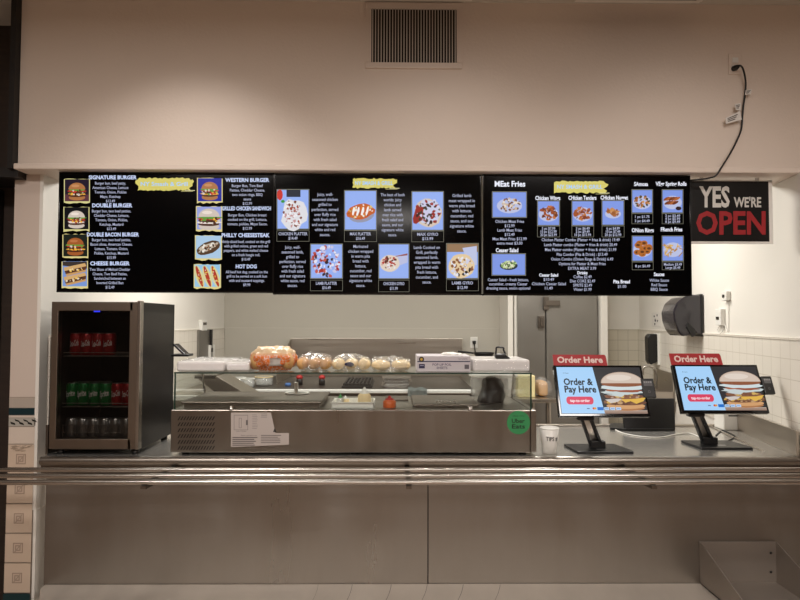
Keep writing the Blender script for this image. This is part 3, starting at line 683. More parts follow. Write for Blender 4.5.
# ------------------------------------------------------------------ tray slide
rz = at(400, 482, -.35).z
t = thing('tray_slide', 'tray slide of three long steel tubes in front of the counter', 'tray rail', (0, -.24, rz))
for yy in (-.355, -.245, -.13): obj('tube', G().tube([(at(-30, 480, yy).x, yy, rz), (XE, yy, rz)], .0115, 16), 'chrome', t)
for px in (158, 408, 639):
    x = at(px, 487, -.2).x
    obj('bracket', G().prism([(x-.012, -.37, rz-.013), (x-.012, -.37, rz-.026), (x-.012, .0, rz-.055), (x-.012, YPN, rz-.10), (x-.012, YPN, rz-.013)], (.024, 0, 0)), 'dsteel', t)
# ------------------------------------------------------------------ steel chute box at the lower right
p0, p1 = at(700, 542, YPN-.012), at(777, 542, YPN-.012)
zb0 = zL+.001
t = thing('steel_bin', 'open stainless steel trough with slanted sides at the foot of the counter', 'bin', ((p0.x+p1.x)/2, 0, zb0))
yf = -.42
obj('back_plate', G().box((p0.x, YPN-.012, zb0), (p1.x, YPN-.001, p0.z), .002), 'bin', t)
for x in (p0.x, p1.x-.006):
    obj('side_plate', G().prism([(x, YPN-.012, p0.z), (x, YPN-.012, zb0), (x, yf, zb0), (x, yf, zb0+.04)], (.006, 0, 0)), 'bin', t)
obj('tray_bottom', G().box((p0.x, yf, zb0), (p1.x, YPN-.012, zb0+.006)).box((p0.x, yf-.006, zb0), (p1.x, yf, zb0+.04)), 'bin', t)
q = at(771, 553, YPN-.014)
obj('bolt', G().blob(q, (.007, .004, .007), sub=2), 'dark', t); q = at(771, 572, YPN-.014); obj('bolt', G().blob(q, (.007, .004, .007), sub=2), 'dark', t)

# ------------------------------------------------------------------ drinks fridge
fa = onz(50.5, 454, ZC); fb = onz(137.5, 453, ZC); fk = onz(169, 438.5, ZC)
YF = fb.y; YF = .03; x0, x1 = at(50, 380, YF).x, at(137.5, 380, YF).x; zt = at(137, 302, YF).z; z0 = ZC+.02; yk = YF+.50
t = thing('drinks_fridge', 'small countertop drinks fridge with a steel framed glass door', 'fridge', ((x0+x1)/2, (YF+yk)/2, ZC))
yi = YF+.045
obj('cabinet', G().box((x0, yi, z0), (x0+.03, yk, zt)).box((x1-.03, yi, z0), (x1, yk, zt)).box((x0, yi, zt-.05), (x1, yk, zt)).box((x0, yi, z0), (x1, yk, z0+.06)).box((x0, yk-.03, z0), (x1, yk, zt)), 'bside', t)
fr = .045; zb1 = z0+.012
d = obj('door', G().box((x0, YF, zb1), (x0+fr*.75, yi-.004, zt), .002).box((x1-fr, YF, zb1), (x1, yi-.004, zt), .002).box((x0+.03, YF, zt-fr), (x1-.03, yi-.004, zt), .002).box((x0+.03, YF, zb1), (x1-.03, yi-.004, zb1+fr*1.1), .002), 'fridge', t)
obj('glass_pane', G().box((x0+.02, YF+.012, zb1+.03), (x1-.02, YF+.018, zt-.03)), 'fglass', d)
obj('handle', G().box((x1-.004, YF-.012, zb1), (x1+.014, YF+.03, zt+.006), .003), 'chrome', d)
obj('display_light', G().box((at(93, 310, YF).x, YF+.008, at(93, 312, YF).z), (at(99, 310, YF).x, YF+.012, at(93, 309, YF).z)), mat('blue_display_light', (40, 50, 220), .5, emit=1.2), d)
for (fx, fy) in ((x0+.03, YF+.06), (x1-.03, YF+.06), (x0+.03, yk-.05), (x1-.03, yk-.05)): obj('foot', G().lathe((fx, fy, ZC), [(.0, 0), (.018, 0), (.018, .021), (0, .021)], 12), 'black', t)
def shelf(pyf):
    z = at(95, pyf, yi+.03).z; g = G()
    for k in range(26): 
        x = x0+.035+(x1-x0-.07)*k/25; g.tube([(x, yi+.02, z), (x, yk-.04, z)], .0018, 5)
    for yy in (yi+.02, yi+.2, yk-.04): g.tube([(x0+.03, yy, z), (x1-.03, yy, z)], .003, 6)
    g.tube([(x0+.03, yi+.02, z+.018), (x1-.03, yi+.02, z+.018)], .0025, 6)
    obj('shelf', g, 'wire', t); return z+.002
zs1, zs2, zs3 = shelf(356), shelf(406.5), shelf(442)
# cans
CH = .117
def can(name, m, word, loc, label, group, cat='can'):
    r = thing(name, label, cat, loc, group); x, y, z = loc
    b = obj('can_body', G().lathe(loc, [(0, .002), (.024, 0), (.0325, .008), (.0325, CH-.014), (.027, CH-.002)], 20), m, r)
    obj('can_lid', G().lathe(loc, [(.027, CH-.002), (.0275, CH), (.025, CH-.003), (0, CH-.003)], 20).box((x-.004, y-.012, z+CH-.003), (x+.004, y+.004, z+CH-.0005)), 'silver', r)
    if word:
        A = Art(0); A.text(word, 0, 0, .03, .052, (250, 246, 244), bold=.02)
        def cm(u, v, w_):
            a_ = u/.0328*.95; return Vector((x+.0331*math.sin(a_), y-.0331*math.cos(a_), z+CH*.55-v+u*.18))
        A.build('can_lettering', cm, 'prt', b)
    return r
def row(proto_args, pxs, zz, yy, labels):
    first = None
    for px, lb in zip(pxs, labels):
        q = at(px, 400, yy); loc = (q.x, yy, zz)
        if first is None: first = can(*proto_args[:3], loc, lb, proto_args[3])
        else: dup(first, loc, lb)
yc = yi+.07
row(('soda_can', 'redcan', 'Coca-Cola', 'red soda cans in the fridge'), [75.5, 86.5, 97.6, 108.6], zs1, yc,
    ['red soda can at the left of the front row on the top fridge shelf', 'red soda can second from left, top fridge shelf front row', 'red soda can third from left, top fridge shelf front row', 'red soda can at the right of the front row on the top fridge shelf'])
row(('soda_can', 'redcan', None, 'red soda cans in the fridge'), [75.8, 86.2, 96.6, 107], zs1, yc+.075, ['red soda can in the back row of the top fridge shelf']*4)
row(('soda_can', 'greencan', 'Sprite', 'green soda cans in the fridge'), [72.8, 84, 95.2, 106.4], zs2, yc,
    ['green soda can at the left end of the middle fridge shelf', 'green soda can second from left on the middle fridge shelf', 'green soda can third from left on the middle fridge shelf', 'green soda can beside the red cans on the middle fridge shelf'])
row(('soda_can', 'redcan', 'Coca-Cola', 'red soda cans in the fridge'), [117.8, 128.4], zs2, yc, ['red soda can next to the green cans, middle fridge shelf', 'red soda can at the right end of the middle fridge shelf'])
row(('soda_can', 'greencan', None, 'green soda cans in the fridge'), [75, 85.5, 96, 106.5], zs2, yc+.075, ['green soda can in the back row of the middle fridge shelf']*4)
row(('soda_can', 'silver', None, 'silver cans on the bottom fridge shelf'), [73, 83.8, 94.6, 105.4, 116.5, 127.5], zs3, yc,
    ['silver can at the left end of the bottom fridge shelf', 'silver can second from left on the bottom fridge shelf', 'silver can third from left on the bottom fridge shelf',
     'silver can fourth from left on the bottom fridge shelf', 'silver can second from right on the bottom fridge shelf', 'silver can at the right end of the bottom fridge shelf'])
g = G()
for py in (425, 432.5): z_ = at(95, py, yi+.02).z; g.tube([(x0+.03, yi+.02, z_), (x1-.03, yi+.02, z_)], .0022, 6)
for k in range(8): x_ = x0+.035+(x1-x0-.07)*k/7; g.tube([(x_, yi+.02, zs3-.002), (x_, yi+.02, at(95, 425, yi+.02).z)], .0018, 5)
obj('wire_guard', g, 'wire', t)

# ------------------------------------------------------------------ refrigerated display case
YCF = .035
c0, c1 = at(170.5, 430, YCF), at(536.5, 430, YCF); zd = at(350, 410, YCF).z; YCB = .60
zg = at(350, 372.5, YCF+.02).z
t = thing('display_case', 'stainless countertop display case with a glass guard above the deck', 'display case', ((c0.x+c1.x)/2, .3, ZC))
xe = at(530.5, 430, YCF).x
obj('body', G().box((c0.x, YCF, ZC+.014), (xe, YCB, zd), .004), 'case', t)
obj('end_panel', G().box((xe+.001, YCF, ZC+.014), (c1.x, YCB, zd), .004), 'case', t)
for x in (c0.x+.06, c1.x-.06, (c0.x+c1.x)/2):
    for y in (YCF+.06, YCB-.06): obj('foot', G().lathe((x, y, ZC), [(0, 0), (.02, 0), (.02, .016), (0, .016)], 12), 'black', t)
A = Art(0)
for r in range(6):
    for k in range(13):
        u = 177.5+k*2.85; v = 418.3+r*5.9; A.poly([(u, v+1.9), (u+2.2, v-1.9), (u+3.35, v-1.9), (u+1.15, v+1.9)], (8, 7, 7))
def cmap(u, v, w_): q = at(u, v, YCF); return Vector((q.x, YCF-.0004-w_, q.z))
A.build('grill_slots', cmap, 'prt', t)
lb_ = [at(231, 412.5, YCF), at(271, 412.5, YCF), at(275.5, 433, YCF), at(289, 433, YCF), at(289, 444.5, YCF), at(231, 447, YCF)]
pb = obj('paper_label', G().prism([Vector((q.x, YCF-.0003, q.z)) for q in lb_], (0, -.0006, 0)), mat('label_paper', (186, 176, 170), .6), t)
A = Art(1e-5); cg = (104, 98, 96)
A.frame(234, 415, 248, 430, .35, cg); A.frame(239, 418, 241.6, 428, .35, cg); A.rect(246, 420, 248, 425, cg)
for k in range(9): A.rect(252.3, 414.5+k*1.7, 252.3+rnd.uniform(4, 6), 415.1+k*1.7, (150, 142, 140))
for k in range(3): A.rect(261, 413.6+k*1.6, 267, 414.2+k*1.6, (140, 134, 132))
A.text('CAUTION', 241, 431.2, 1.2, 10, cg); A.text('Please read before use', 249, 435.4, 1.2, None, cg)
for k in range(5): A.rect(232.5, 437+k*1.9, 232.5+rnd.uniform(20, 27), 437.9+k*1.9, (96, 90, 88))
for k in range(5): A.rect(261, 435+k*1.8, 261+rnd.uniform(16, 26), 435.7+k*1.8, (110, 104, 102))
A.poly([(273, 432), (276.4, 432), (274.7, 428)], (60, 56, 54))
A.build('label_print', lambda u, v, w_: cmap(u, v, w_+.0007), 'prt', pb)
sc_ = at(518.5, 422.5, YCF); rs = (at(530.3, 422, YCF).x-at(507, 422, YCF).x)/2
st = obj('round_sticker', G().prism([Vector((sc_.x+rs*math.cos(k*math.pi/18), YCF-.0004, sc_.z+rs*math.sin(k*math.pi/18))) for k in range(36)], (0, -.0008, 0)), mat('green_sticker', (52, 140, 84), .5), t)
A = Art(1e-5); A.text('ORDER WITH', 518.3, 416, 1.3, 12, (20, 40, 26)); A.text('Uber', 518.2, 420.8, 4.2, 13, (14, 24, 18), bold=.02); A.text('Eats', 518.4, 426.3, 4.2, 13, (14, 24, 18), bold=.02)
A.build('sticker_lettering', lambda u, v, w_: cmap(u, v, w_+.001), 'prt', st)
# glass guard
yg0, yg1 = YCF+.02, YCB-.12
gl = obj('front_glass', G().box((c0.x+.012, yg0, zd), (xe+.008, yg0+.006, zg-.006)), 'glass', t)
tg = obj('top_glass', G().box((c0.x+.008, yg0-.004, zg-.006), (xe+.012, yg1, zg)), 'glass', t)
obj('glass_edge', G().box((c0.x+.008, yg0-.0055, zg-.0065), (xe+.012, yg0-.0035, zg+.0005)), 'gedge', tg)
for x in (c0.x+.010, xe+.004):
    sg = obj('side_glass', G().prism([(x, yg0, zd), (x, yg0, zg-.006), (x, yg1, zg-.006), (x, yg1+.08, zd)], (.006, 0, 0)), 'glass', t)
    obj('glass_edge', G().box((x-.001, yg0-.0045, zd), (x+.007, yg0-.001, zg)), 'gedge', sg)
    obj('rear_post', G().tube([(x+.003, yg1-.005, zg-.006), (x+.003, yg1+.075, zd)], .007, 8), 'chrome', t)
for px in (232, 470): 
    q = at(px, 408, yg0); obj('glass_clip', G().lathe((q.x, yg0-.012, zd), [(0, .02), (.012, .018), (.014, 0)], 12), 'chrome', t)
# lids lying on the deck
def lid(px0, px1, y0, y1, h, lb, hd=True):
    a_, b_ = at(px0, 405, (y0+y1)/2), at(px1, 405, (y0+y1)/2); a_.x = max(a_.x, c0.x+.03)
    r = thing('pan_lid', lb, 'lid', ((a_.x+b_.x)/2, (y0+y1)/2, zd), 'steel lids on the display case deck')
    obj('lid_plate', G().box((a_.x, y0, zd+h-.012), (b_.x, y1, zd+h), .005).box((a_.x+.012, y0+.012, zd), (b_.x-.012, y1-.012, zd+h-.012)), 'dsteel', r)
    if hd: obj('lid_handle', G().tube([((a_.x+b_.x)/2-.05, y0+.03, zd+h-.002), ((a_.x+b_.x)/2-.05, y0+.03, zd+h+.012), ((a_.x+b_.x)/2+.05, y0+.03, zd+h+.012), ((a_.x+b_.x)/2+.05, y0+.03, zd+h-.002)], .005, 8), 'chrome', r)
lid(181, 326, YCF+.06, YCB-.06, .034, 'long flat steel lid covering the left half of the case deck', False)
lid(385, 408, YCB-.22, YCB-.05, .01, 'small steel lid behind the orange sauce bottle', False)
lid(412, 474, YCF+.10, YCB-.06, .016, 'flat steel lid on the case deck left of the black bag')
# white tray, squeeze bottles
a_, b_ = at(331.5, 410, .085), at(374, 410, .085); zt2 = at(350, 402, .085).z
t = thing('white_tray', 'white plastic tray holding squeeze bottles on the case deck', 'tray', ((a_.x+b_.x)/2, .15, zd))
h = zt2-zd
obj('tray_body', G().box((a_.x, .08, zd), (b_.x, .086, zt2), .002).box((a_.x, .24, zd), (b_.x, .246, zt2), .002).box((a_.x, .08, zd), (a_.x+.006, .246, zt2), .002).box((b_.x-.006, .08, zd), (b_.x, .246, zt2), .002).box((a_.x, .08, zd), (b_.x, .246, zd+.005)), 'whiteP', t)
obj('tray_rim', G().box((a_.x-.004, .074, zt2-.004), (b_.x+.004, .08, zt2)).box((a_.x-.004, .246, zt2-.004), (b_.x+.004, .252, zt2)), 'whiteP', t)
def bottle(px, py_top, Y, zbase, w_, mb, mc, lb):
    q = at(px, py_top, Y); H_ = q.z-zbase; r = thing('squeeze_bottle', lb, 'squeeze bottle', (q.x, Y, zbase), 'sauce squeeze bottles')
    R_ = w_/2
    obj('bottle_body', G().lathe((q.x, Y, zbase), [(0, 0), (R_*.95, 0), (R_, .004), (R_, H_*.52), (R_*.8, H_*.62), (R_*.62, H_*.66)], 20), mb, r)
    obj('nozzle_cap', G().lathe((q.x, Y, zbase), [(R_*.66, H_*.64), (R_*.66, H_*.72), (R_*.35, H_*.78), (R_*.12, H_), (0, H_)], 16), mc, r)
bottle(364.5, 387, .17, zd+.006, .07, 'cream', 'whiteP', 'large cream sauce squeeze bottle standing in the white tray')
bottle(340.5, 393.5, .16, zd+.006, .036, 'clear', 'green', 'small green topped squeeze bottle in the white tray')
bottle(345.5, 395.5, .2, zd+.006, .04, 'cream', 'whiteP', 'small pale squeeze bottle beside the green topped one')
bottle(389.5, 395.5, .12, zd+.001, .068, 'orange', 'red', 'orange sauce bottle with a red nozzle right of the white tray')
# black crumpled bag in the case
q0 = at(491, 405, .36); hh = at(491, 377.5, .36).z-zd; ww = at(504.5, 390, .36).x-at(478, 390, .36).x
g = G()
def bagf(i, j):
    a_ = i*2*math.pi; v = j; rx = ww/2*(1-.42*v**2)*(1.0 if v < .97 else .55); ry = .075*(1-.5*v**2)
    n_ = 1+.14*noise.noise(Vector((math.cos(a_)*1.7, math.sin(a_)*1.7, v*3)))
    return Vector((q0.x+rx*math.cos(a_)*n_+.012*math.sin(v*3), .36+ry*math.sin(a_)*n_, zd+.002+hh*v))
g.grid(bagf, 28, 14); g.blob((q0.x, .36, zd+hh*.95), (ww*.26, .035, hh*.06), .004, 5)
solo('black_bag', g, 'bagblack', 'black crumpled plastic bag standing at the right end of the case deck', 'bag', None, (q0.x, .36, zd))

# ------------------------------------------------------------------ things on top of the glass
zq = zg+.0006
def on(px, Y): return at(px, 372, Y).x
# foam tray packs
a_, b_ = on(177, YCF+.07), on(249, YCF+.07)
t = thing('tray_pack', 'wide shrink wrapped pack of white foam trays at the left on the glass', 'pack', ((a_+b_)/2, .2, zq))
hh = at(200, 361.5, YCF+.06).z-zq
obj('pack_body', G().box((a_, YCF+.06, zq), (a_+(b_-a_)*.66, .42, zq+hh), .012, 3), 'wrap', t)
obj('pack_body', G().box((a_+(b_-a_)*.67, YCF+.08, zq), (b_, .42, zq+hh*.86), .014, 3), 'wrap', t)
obj('wrap_film', G().grid(lambda i, j: Vector((a_+.01+(b_-a_)*.9*i, YCF+.07+.34*j, zq+hh*(.92 if i > .72 else 1.02)+.003+.006*noise.noise(Vector((i*14, j*6, 1))))), 30, 10), 'plastic', t)
# card terminal on the pack
q = at(176, 360, .36); zt3 = zq+hh+.012
t = thing('card_terminal', 'black tilted card terminal standing on the foam tray pack', 'terminal', (q.x, .36, zt3))
obj('terminal_base', G().box((q.x-.01, .31, zt3), (q.x+.085, .40, zt3+.014), .004), 'black', t)
obj('terminal_screen', G().prism([(q.x-.012, .33, zt3+.066), (q.x+.0, .33, zt3+.07), (q.x+.062, .33, zt3+.012), (q.x+.045, .33, zt3+.012)], (0, .07, 0), .002), 'smoke', t)
# bread bags
def bread_bag(px0, px1, pytop, Y, ry, buns, lb, m='plastic', bunmat='bun', print_=None):
    x0_, x1_ = on(px0, Y), on(px1, Y); H_ = at(px0, pytop, Y).z-zq; cx = (x0_+x1_)/2; W_ = x1_-x0_
    r = thing('bread_bag', lb, 'bread bag', (cx, Y, zq), 'bags of bread on the glass top')
    nb = buns
    for row_ in range(2):
        for k in range(nb):
            bx = x0_+W_*(k+.5)/nb; rr = W_/nb*(.40 if print_ else .46)
            obj('bun', G().blob((bx, Y-ry*.42+ry*.9*row_, zq+H_*.43), (rr, ry*.46, H_*.38), .004, 4, -H_*.34, 3, k+row_*3), bunmat, r)
            obj('bun_cut', G().lathe((bx, Y-ry*.42+ry*.9*row_, zq+H_*.30), [(rr*.98, 0), (rr*1.01, .004), (rr*.98, .008)], 18), 'cream', r) if not print_ else None
    bg = obj('bag_film', G().blob((cx, Y, zq+H_*.5), (W_*.485, ry*1.02, H_*.54), .026, 4.2, -H_*.49, 4, int(px0), .8), m, r)
    return r, bg
def lattice():
    m = bpy.data.materials.new('orange_print_film'); m.use_nodes = True; nt = m.node_tree; b = nt.nodes['Principled BSDF']; b.inputs['Roughness'].default_value = .25
    tc = nt.nodes.new('ShaderNodeTexCoord'); v = nt.nodes.new('ShaderNodeTexVoronoi'); v.feature = 'DISTANCE_TO_EDGE'; v.inputs['Scale'].default_value = 60
    r = nt.nodes.new('ShaderNodeValToRGB'); r.color_ramp.elements[0].color = (.78, .72, .66, 1); r.color_ramp.elements[0].position = .012; r.color_ramp.elements[1].color = (*lin((214, 110, 34)), 1); r.color_ramp.elements[1].position = .05
    n = nt.nodes.new('ShaderNodeSeparateXYZ'); rz_ = nt.nodes.new('ShaderNodeMapRange'); rz_.inputs['From Min'].default_value = .078; rz_.inputs['From Max'].default_value = .098
    mx = nt.nodes.new('ShaderNodeMix'); mx.data_type = 'RGBA'; mx.inputs['B'].default_value = (*lin((226, 198, 160)), 1)
    nt.links.new(tc.outputs['Object'], v.inputs['Vector']); nt.links.new(v.outputs['Distance'], r.inputs[0]); nt.links.new(tc.outputs['Object'], n.inputs[0])
    nt.links.new(n.outputs[2], rz_.inputs['Value']); nt.links.new(rz_.outputs[0], mx.inputs['Factor']); nt.links.new(r.outputs[0], mx.inputs['A']); nt.links.new(mx.outputs['Result'], b.inputs['Base Color']); return m
MT['lattice'] = lattice()
r, bg = bread_bag(251, 297, 347.5, .20, .11, 3, 'big bag of bread with an orange printed wrapper, left of the other bags', 'lattice', 'bun', True)
q = at(274, 362, .09)
obj('bag_label', G().grid(lambda i, j: Vector((q.x+(i-.5)*.085, .082+.02*(i-.5)**2*4+.004*j, q.z+(j-.5)*.04)), 8, 3, .001), 'paper', bg)
bread_bag(297.5, 331.5, 354.5, .20, .10, 3, 'clear bag of brown square buns beside the orange bag', 'plastic')
bread_bag(332, 371, 355.5, .21, .10, 3, 'clear bag of pale buns with a dark blue mark, middle of the row', 'plastic', 'cream')
q = at(349, 364.5, .1)
obj('bag_mark', G().blob((q.x, .112, q.z), (.026, .004, .013), .006, 5, sub=2), mat('dark_blue_ink', (38, 34, 66), .5), C.objects[[o.name for o in C.objects if o.name.startswith('bag_film')][-1]])
bread_bag(371, 411, 357.5, .20, .10, 2, 'clear bag of flat rolls beside the foil sheet box', 'plastic', 'cream')
# box of foil sheets
Yb = .10; a_, b_ = at(417, 365, Yb), at(470.5, 365, Yb); hz = at(440, 356, Yb).z
t = thing('foil_box', 'grey cardboard box of pop-up foil sheets on the glass top', 'box', ((a_.x+b_.x)/2, Yb+.1, zq))
bx = obj('carton', G().box((a_.x, Yb, zq), (b_.x, Yb+.22, hz), .003), mat('grey_carton', (196, 190, 194), .55), t)
A = Art(1e-5); nv = (44, 38, 74)
A.rect(417.3, 361, 470.2, 362, nv); A.ell(421.5, 359.3, 2.6, 2.6, (26, 24, 30)); A.ell(421.5, 359.3, 1.4, 1.4, (196, 160, 60)); A.rect(419, 364, 424.8, 368.4, nv); A.rect(420, 365.3, 423.8, 365.9, (190, 190, 210))
A.text('POP-UP FOIL/SHEETS', 442, 364.6, 2.3, 19, (90, 84, 108), 3.2, .02); A.text('500 SHEETS', 463, 359, 1.3, 9, (90, 84, 108)); A.rect(464.5, 364.6, 469, 369, (110, 104, 112))
for k in range(4): A.rect(465+k*1.1, 364.8, 465.5+k*1.1, 368.8, (70, 66, 72))
A.build('carton_print', lambda u, v, w_: (lambda q_: Vector((q_.x, Yb-.0004-w_, q_.z)))(at(u, v, Yb)), 'prt', bx)
obj('tissue', G().blob(((a_.x+b_.x)/2+.05, Yb+.1, hz+.002), (.06, .05, .012), .008, 5), 'paper', t)
# wrapped foam container pack with label gun
Yb = .12; a_, b_ = on(473, Yb), on(530, Yb); hz = at(500, 359.5, Yb).z
t = thing('container_pack', 'shrink wrapped pack of white foam containers at the right on the glass', 'pack', ((a_+b_)/2, .25, zq))
obj('pack_body', G().box((a_, Yb, zq), (b_, .42, hz), .012, 3), 'wrap', t)
obj('wrap_film', G().grid(lambda i, j: Vector((a_+.004+(b_-a_-.008)*i, Yb-.004+.004*noise.noise(Vector((i*16, j*5, 2))), zq+.004+(hz-zq-.006)*j)), 40, 6), 'plastic', t)
q = at(500, 358, .2); zz = hz+.001
t = thing('label_gun', 'black hand held label gun lying on the foam container pack', 'label gun', (q.x, .2, zz))
obj('gun_body', G().box((q.x-.03, .17, zz), (q.x+.03, .21, zz+.026), .008).prism([(q.x+.02, .175, zz+.024), (q.x+.05, .175, zz+.004), (q.x+.05, .175, zz), (q.x+.02, .175, zz)], (0, .03, 0)), 'black', t)
obj('gun_handle', G().tube(smooth([Vector((q.x-.025, .19, zz+.02)), Vector((q.x-.022, .19, zz+.045)), Vector((q.x-.018, .19, zz+.06)), Vector((q.x+.016, .19, zz+.058)), Vector((q.x+.018, .19, zz+.044)), Vector((q.x+.03, .19, zz+.022))]), .005, 8), 'black', t)

# ------------------------------------------------------------------ tips cup
q = onz(550, 456, ZC); q.y = max(q.y, .075); tx = at(550.5, 440, q.y).x; hh = at(550, 428.5, q.y).z-ZC
t = thing('tip_cup', 'frosted plastic cup marked TIPS beside the display case', 'cup', (tx, q.y+.02, ZC))
w0 = at(559.8, 430, q.y).x-tx
cb = obj('cup_body', G().lathe((tx, q.y+.02, ZC), [(0, .003), (w0*.78, .002), (w0, hh), (w0*.97, hh), (w0*.76, .006), (0, .006)], 28), 'cup', t)
obj('cup_rim', G().lathe((tx, q.y+.02, ZC), [(w0*.99, hh-.004), (w0*1.04, hh-.002), (w0*1.0, hh+.002), (w0*.96, hh)], 28), 'whiteP', t)
A = Art(0); A.text('TIPS #', 0, 0, .02, .066, (40, 38, 42), bold=.02)
A.build('cup_lettering', lambda u, v, w_: Vector((tx+.002+w0*.965*math.sin(u/w0), q.y+.02-w0*.965*math.cos(u/w0), ZC+hh*.62-v)), 'prt', cb)

# ------------------------------------------------------------------ ordering kiosks
def kiosk(bc, bl, br, tl, bw, bdp, base_y0, label, sign_px, reader, ju, jpx):
    """bl, br: pixels of the screen's lower corners; bc: base centre pixel x; tilt back 24 deg"""
    Yb_ = base_y0
    pL, pR = at(bl[0], bl[1], Yb_), at(br[0], br[1], Yb_); Wd = pR.x-pL.x; zb_ = (pL.z+pR.z)/2; cx = (pL.x+pR.x)/2
    T = math.radians(23.5); ev = Vector((0, math.sin(T), math.cos(T))); en = Vector((0, -math.cos(T), math.sin(T)))
    tp = at(tl[0], tl[1], Yb_+.11); Hd = (tp.z-zb_)/math.cos(T)
    O = Vector((pL.x, Yb_, zb_))
    def Mp(u, v, w_): return O+Vector((u*Wd, 0, 0))+ev*((1-v)*Hd)+en*w_      # u right, v down, both 0..1
    base = at(bc, 446, Yb_+.12)
    t = thing('order_kiosk', label, 'kiosk', (base.x, Yb_+.12, ZC), 'self ordering kiosks on the counter')
    fb_ = Yb_+.01; x0_, x1_ = base.x-bw/2, base.x+bw/2
    obj('base_plate', G().prism([(x0_+.02, fb_, ZC+.001), (x1_-.005, fb_, ZC+.001), (x1_, fb_+.02, ZC+.001), (x1_-.03, fb_+bdp, ZC+.001), (x0_+.005, fb_+bdp, ZC+.001), (x0_, fb_+bdp-.02, ZC+.001)], (0, 0, .012), .003), 'black', t)
    obj('base_mark', G().box((base.x-.02, fb_+.05, ZC+.0125), (base.x+.03, fb_+.065, ZC+.0138)), 'silver', t)
    jt = Mp(ju, .93, -.035); jb = Vector((at(jpx, 440, fb_+bdp*.45).x, fb_+bdp*.45, ZC+.012))
    for s_ in (-1, 1): obj('arm_rail', G().prism([jb+Vector((s_*.028-.008, -.012, 0)), jb+Vector((s_*.028-.008, .012, 0)), jt+Vector((s_*.024-.008, .014, -.01)), jt+Vector((s_*.024-.008, -.008, -.01))], (.016, 0, 0), .002), 'black', t)
    obj('arm_foot', G().box(jb+Vector((-.04, -.02, 0)), jb+Vector((.04, .02, .04)), .004), 'black', t)
    obj('arm_plate', G().prism([jb+Vector((-.022, .012, .03)), jb+Vector((.022, .012, .03)), jt+Vector((.018, .016, 0)), jt+Vector((-.018, .016, 0))], (0, .004, 0)), 'steel', t)
    obj('hinge_block', G().box(jt+Vector((-.045, -.012, -.03)), jt+Vector((.045, .03, .03)), .008), 'black', t)
    R3 = Matrix((Vector((1, 0, 0)), ev, en)).transposed().to_4x4()
    MM = Matrix.Translation(Mp(.5, .5, -.016)) @ R3
    dsp = obj('display', G().obox(MM, (Wd, Hd, .028), .004), 'gloss', t)
    A = Art(3e-5)
    l, r_, tp_, bt = .028, .972, .045, .945
    A.rect(l, tp_, r_, bt, (52, 50, 52))
    A.rect(.45, .885, r_, bt, (150, 124, 110)); A.rect(.45, .885, r_, .90, (196, 176, 160))
    # burger photograph
    cxb, sx = .745, 1.0
    A.ell(cxb, .84, .205, .055, (170, 118, 78), 20); A.ell(cxb, .80, .215, .06, (206, 156, 108), 20)
    A.ell(cxb, .735, .235, .055, (112, 74, 54), 20, .08); A.blobs(cxb, .72, .225, .05, [(206, 166, 82), (130, 90, 64), (96, 62, 48), (186, 150, 110)], 34, .014, .034)
    A.poly([(cxb-.05, .66), (cxb+.235, .64), (cxb+.20, .71), (cxb+.12, .76), (cxb+.06, .71), (cxb, .74)], (222, 178, 78)); A.poly([(cxb-.22, .68), (cxb-.02, .65), (cxb-.08, .72), (cxb-.16, .75)], (206, 196, 190))
    A.ell(cxb, .62, .225, .05, (130, 88, 66), 20, .1); A.blobs(cxb, .61, .215, .04, [(206, 170, 96), (120, 78, 58), (176, 150, 130)], 26, .012, .03)
    A.poly([(cxb-.2, .585), (cxb+.02, .565), (cxb-.03, .63), (cxb-.12, .61)], (196, 204, 204)); A.ell(cxb, .535, .235, .05, (196, 206, 206), 22, .14)
    A.ell(cxb+.06, .51, .14, .03, (150, 82, 58), 14, .14); A.ell(cxb-.12, .50, .07, .025, (166, 96, 66), 12, .14); A.ell(cxb, .445, .24, .055, (206, 216, 218), 22, .12)
    A.ell(cxb, .385, .235, .05, (140, 86, 60), 20); A.ell(cxb, .365, .24, .225, (188, 164, 146), 24, 0, 180, 360); A.ell(cxb, .36, .23, .205, (208, 190, 176), 24, 0, 180, 360); A.ell(cxb-.03, .255, .14, .06, (222, 208, 196), 16)
    A.poly([(l, tp_), (.435, tp_), (.50, bt), (l, bt)], (166, 208, 246))
    A.text('NY Smash', .125, .165, .017, .06, (60, 70, 84), bold=.01)
    A.text('Order &', .09, .335, .125, .325, (18, 20, 26), bold=.03, align='L'); A.text('Pay Here', .09, .48, .125, .352, (18, 20, 26), bold=.03, align='L')
    px_ = [(.125+.03*math.cos(math.radians(a)), .70+.075*math.sin(math.radians(a))) for a in range(90, 271, 15)]+[(.365+.03*math.cos(math.radians(a)), .70+.075*math.sin(math.radians(a))) for a in range(-90, 91, 15)]
    A.poly(px_, (216, 66, 96)); A.text('tap-to-order', .245, .70, .055, .22, (250, 236, 240), bold=.02)
    A.rect(.31, .845, .34, .86, (70, 80, 130)); A.ell(.385, .85, .014, .022, (206, 60, 50), 12); A.ell(.402, .85, .014, .022, (226, 160, 60), 12)
    A.rect(.425, .825, .49, .885, (36, 110, 200))
    for k in range(3): A.rect(.50+k*.065, .83, .555+k*.065, .88, (186, 214, 244)); A.rect(.507+k*.065, .85, .548+k*.065, .862, (90, 130, 190))
    A.build('screen_picture', Mp, 'scr', dsp)
    # red topper sign
    s0, s1, st_ = sign_px
    u0 = (at(s0[0], s0[1], Yb_+.12).x-O.x)/Wd; u1 = (at(s1[0], s1[1], Yb_+.12).x-O.x)/Wd; hs = (at(s0[0], st_, Yb_+.13).z-at(s0[0], s0[1], Yb_+.13).z)/math.cos(T)/Hd
    pts = [Mp(u0, 0.01, .001), Mp(u1+.004, 0.01, .001), Mp(u1, -hs*.8, .001), Mp(u1-.012, -hs, .001), Mp(u0, -hs, .001)]
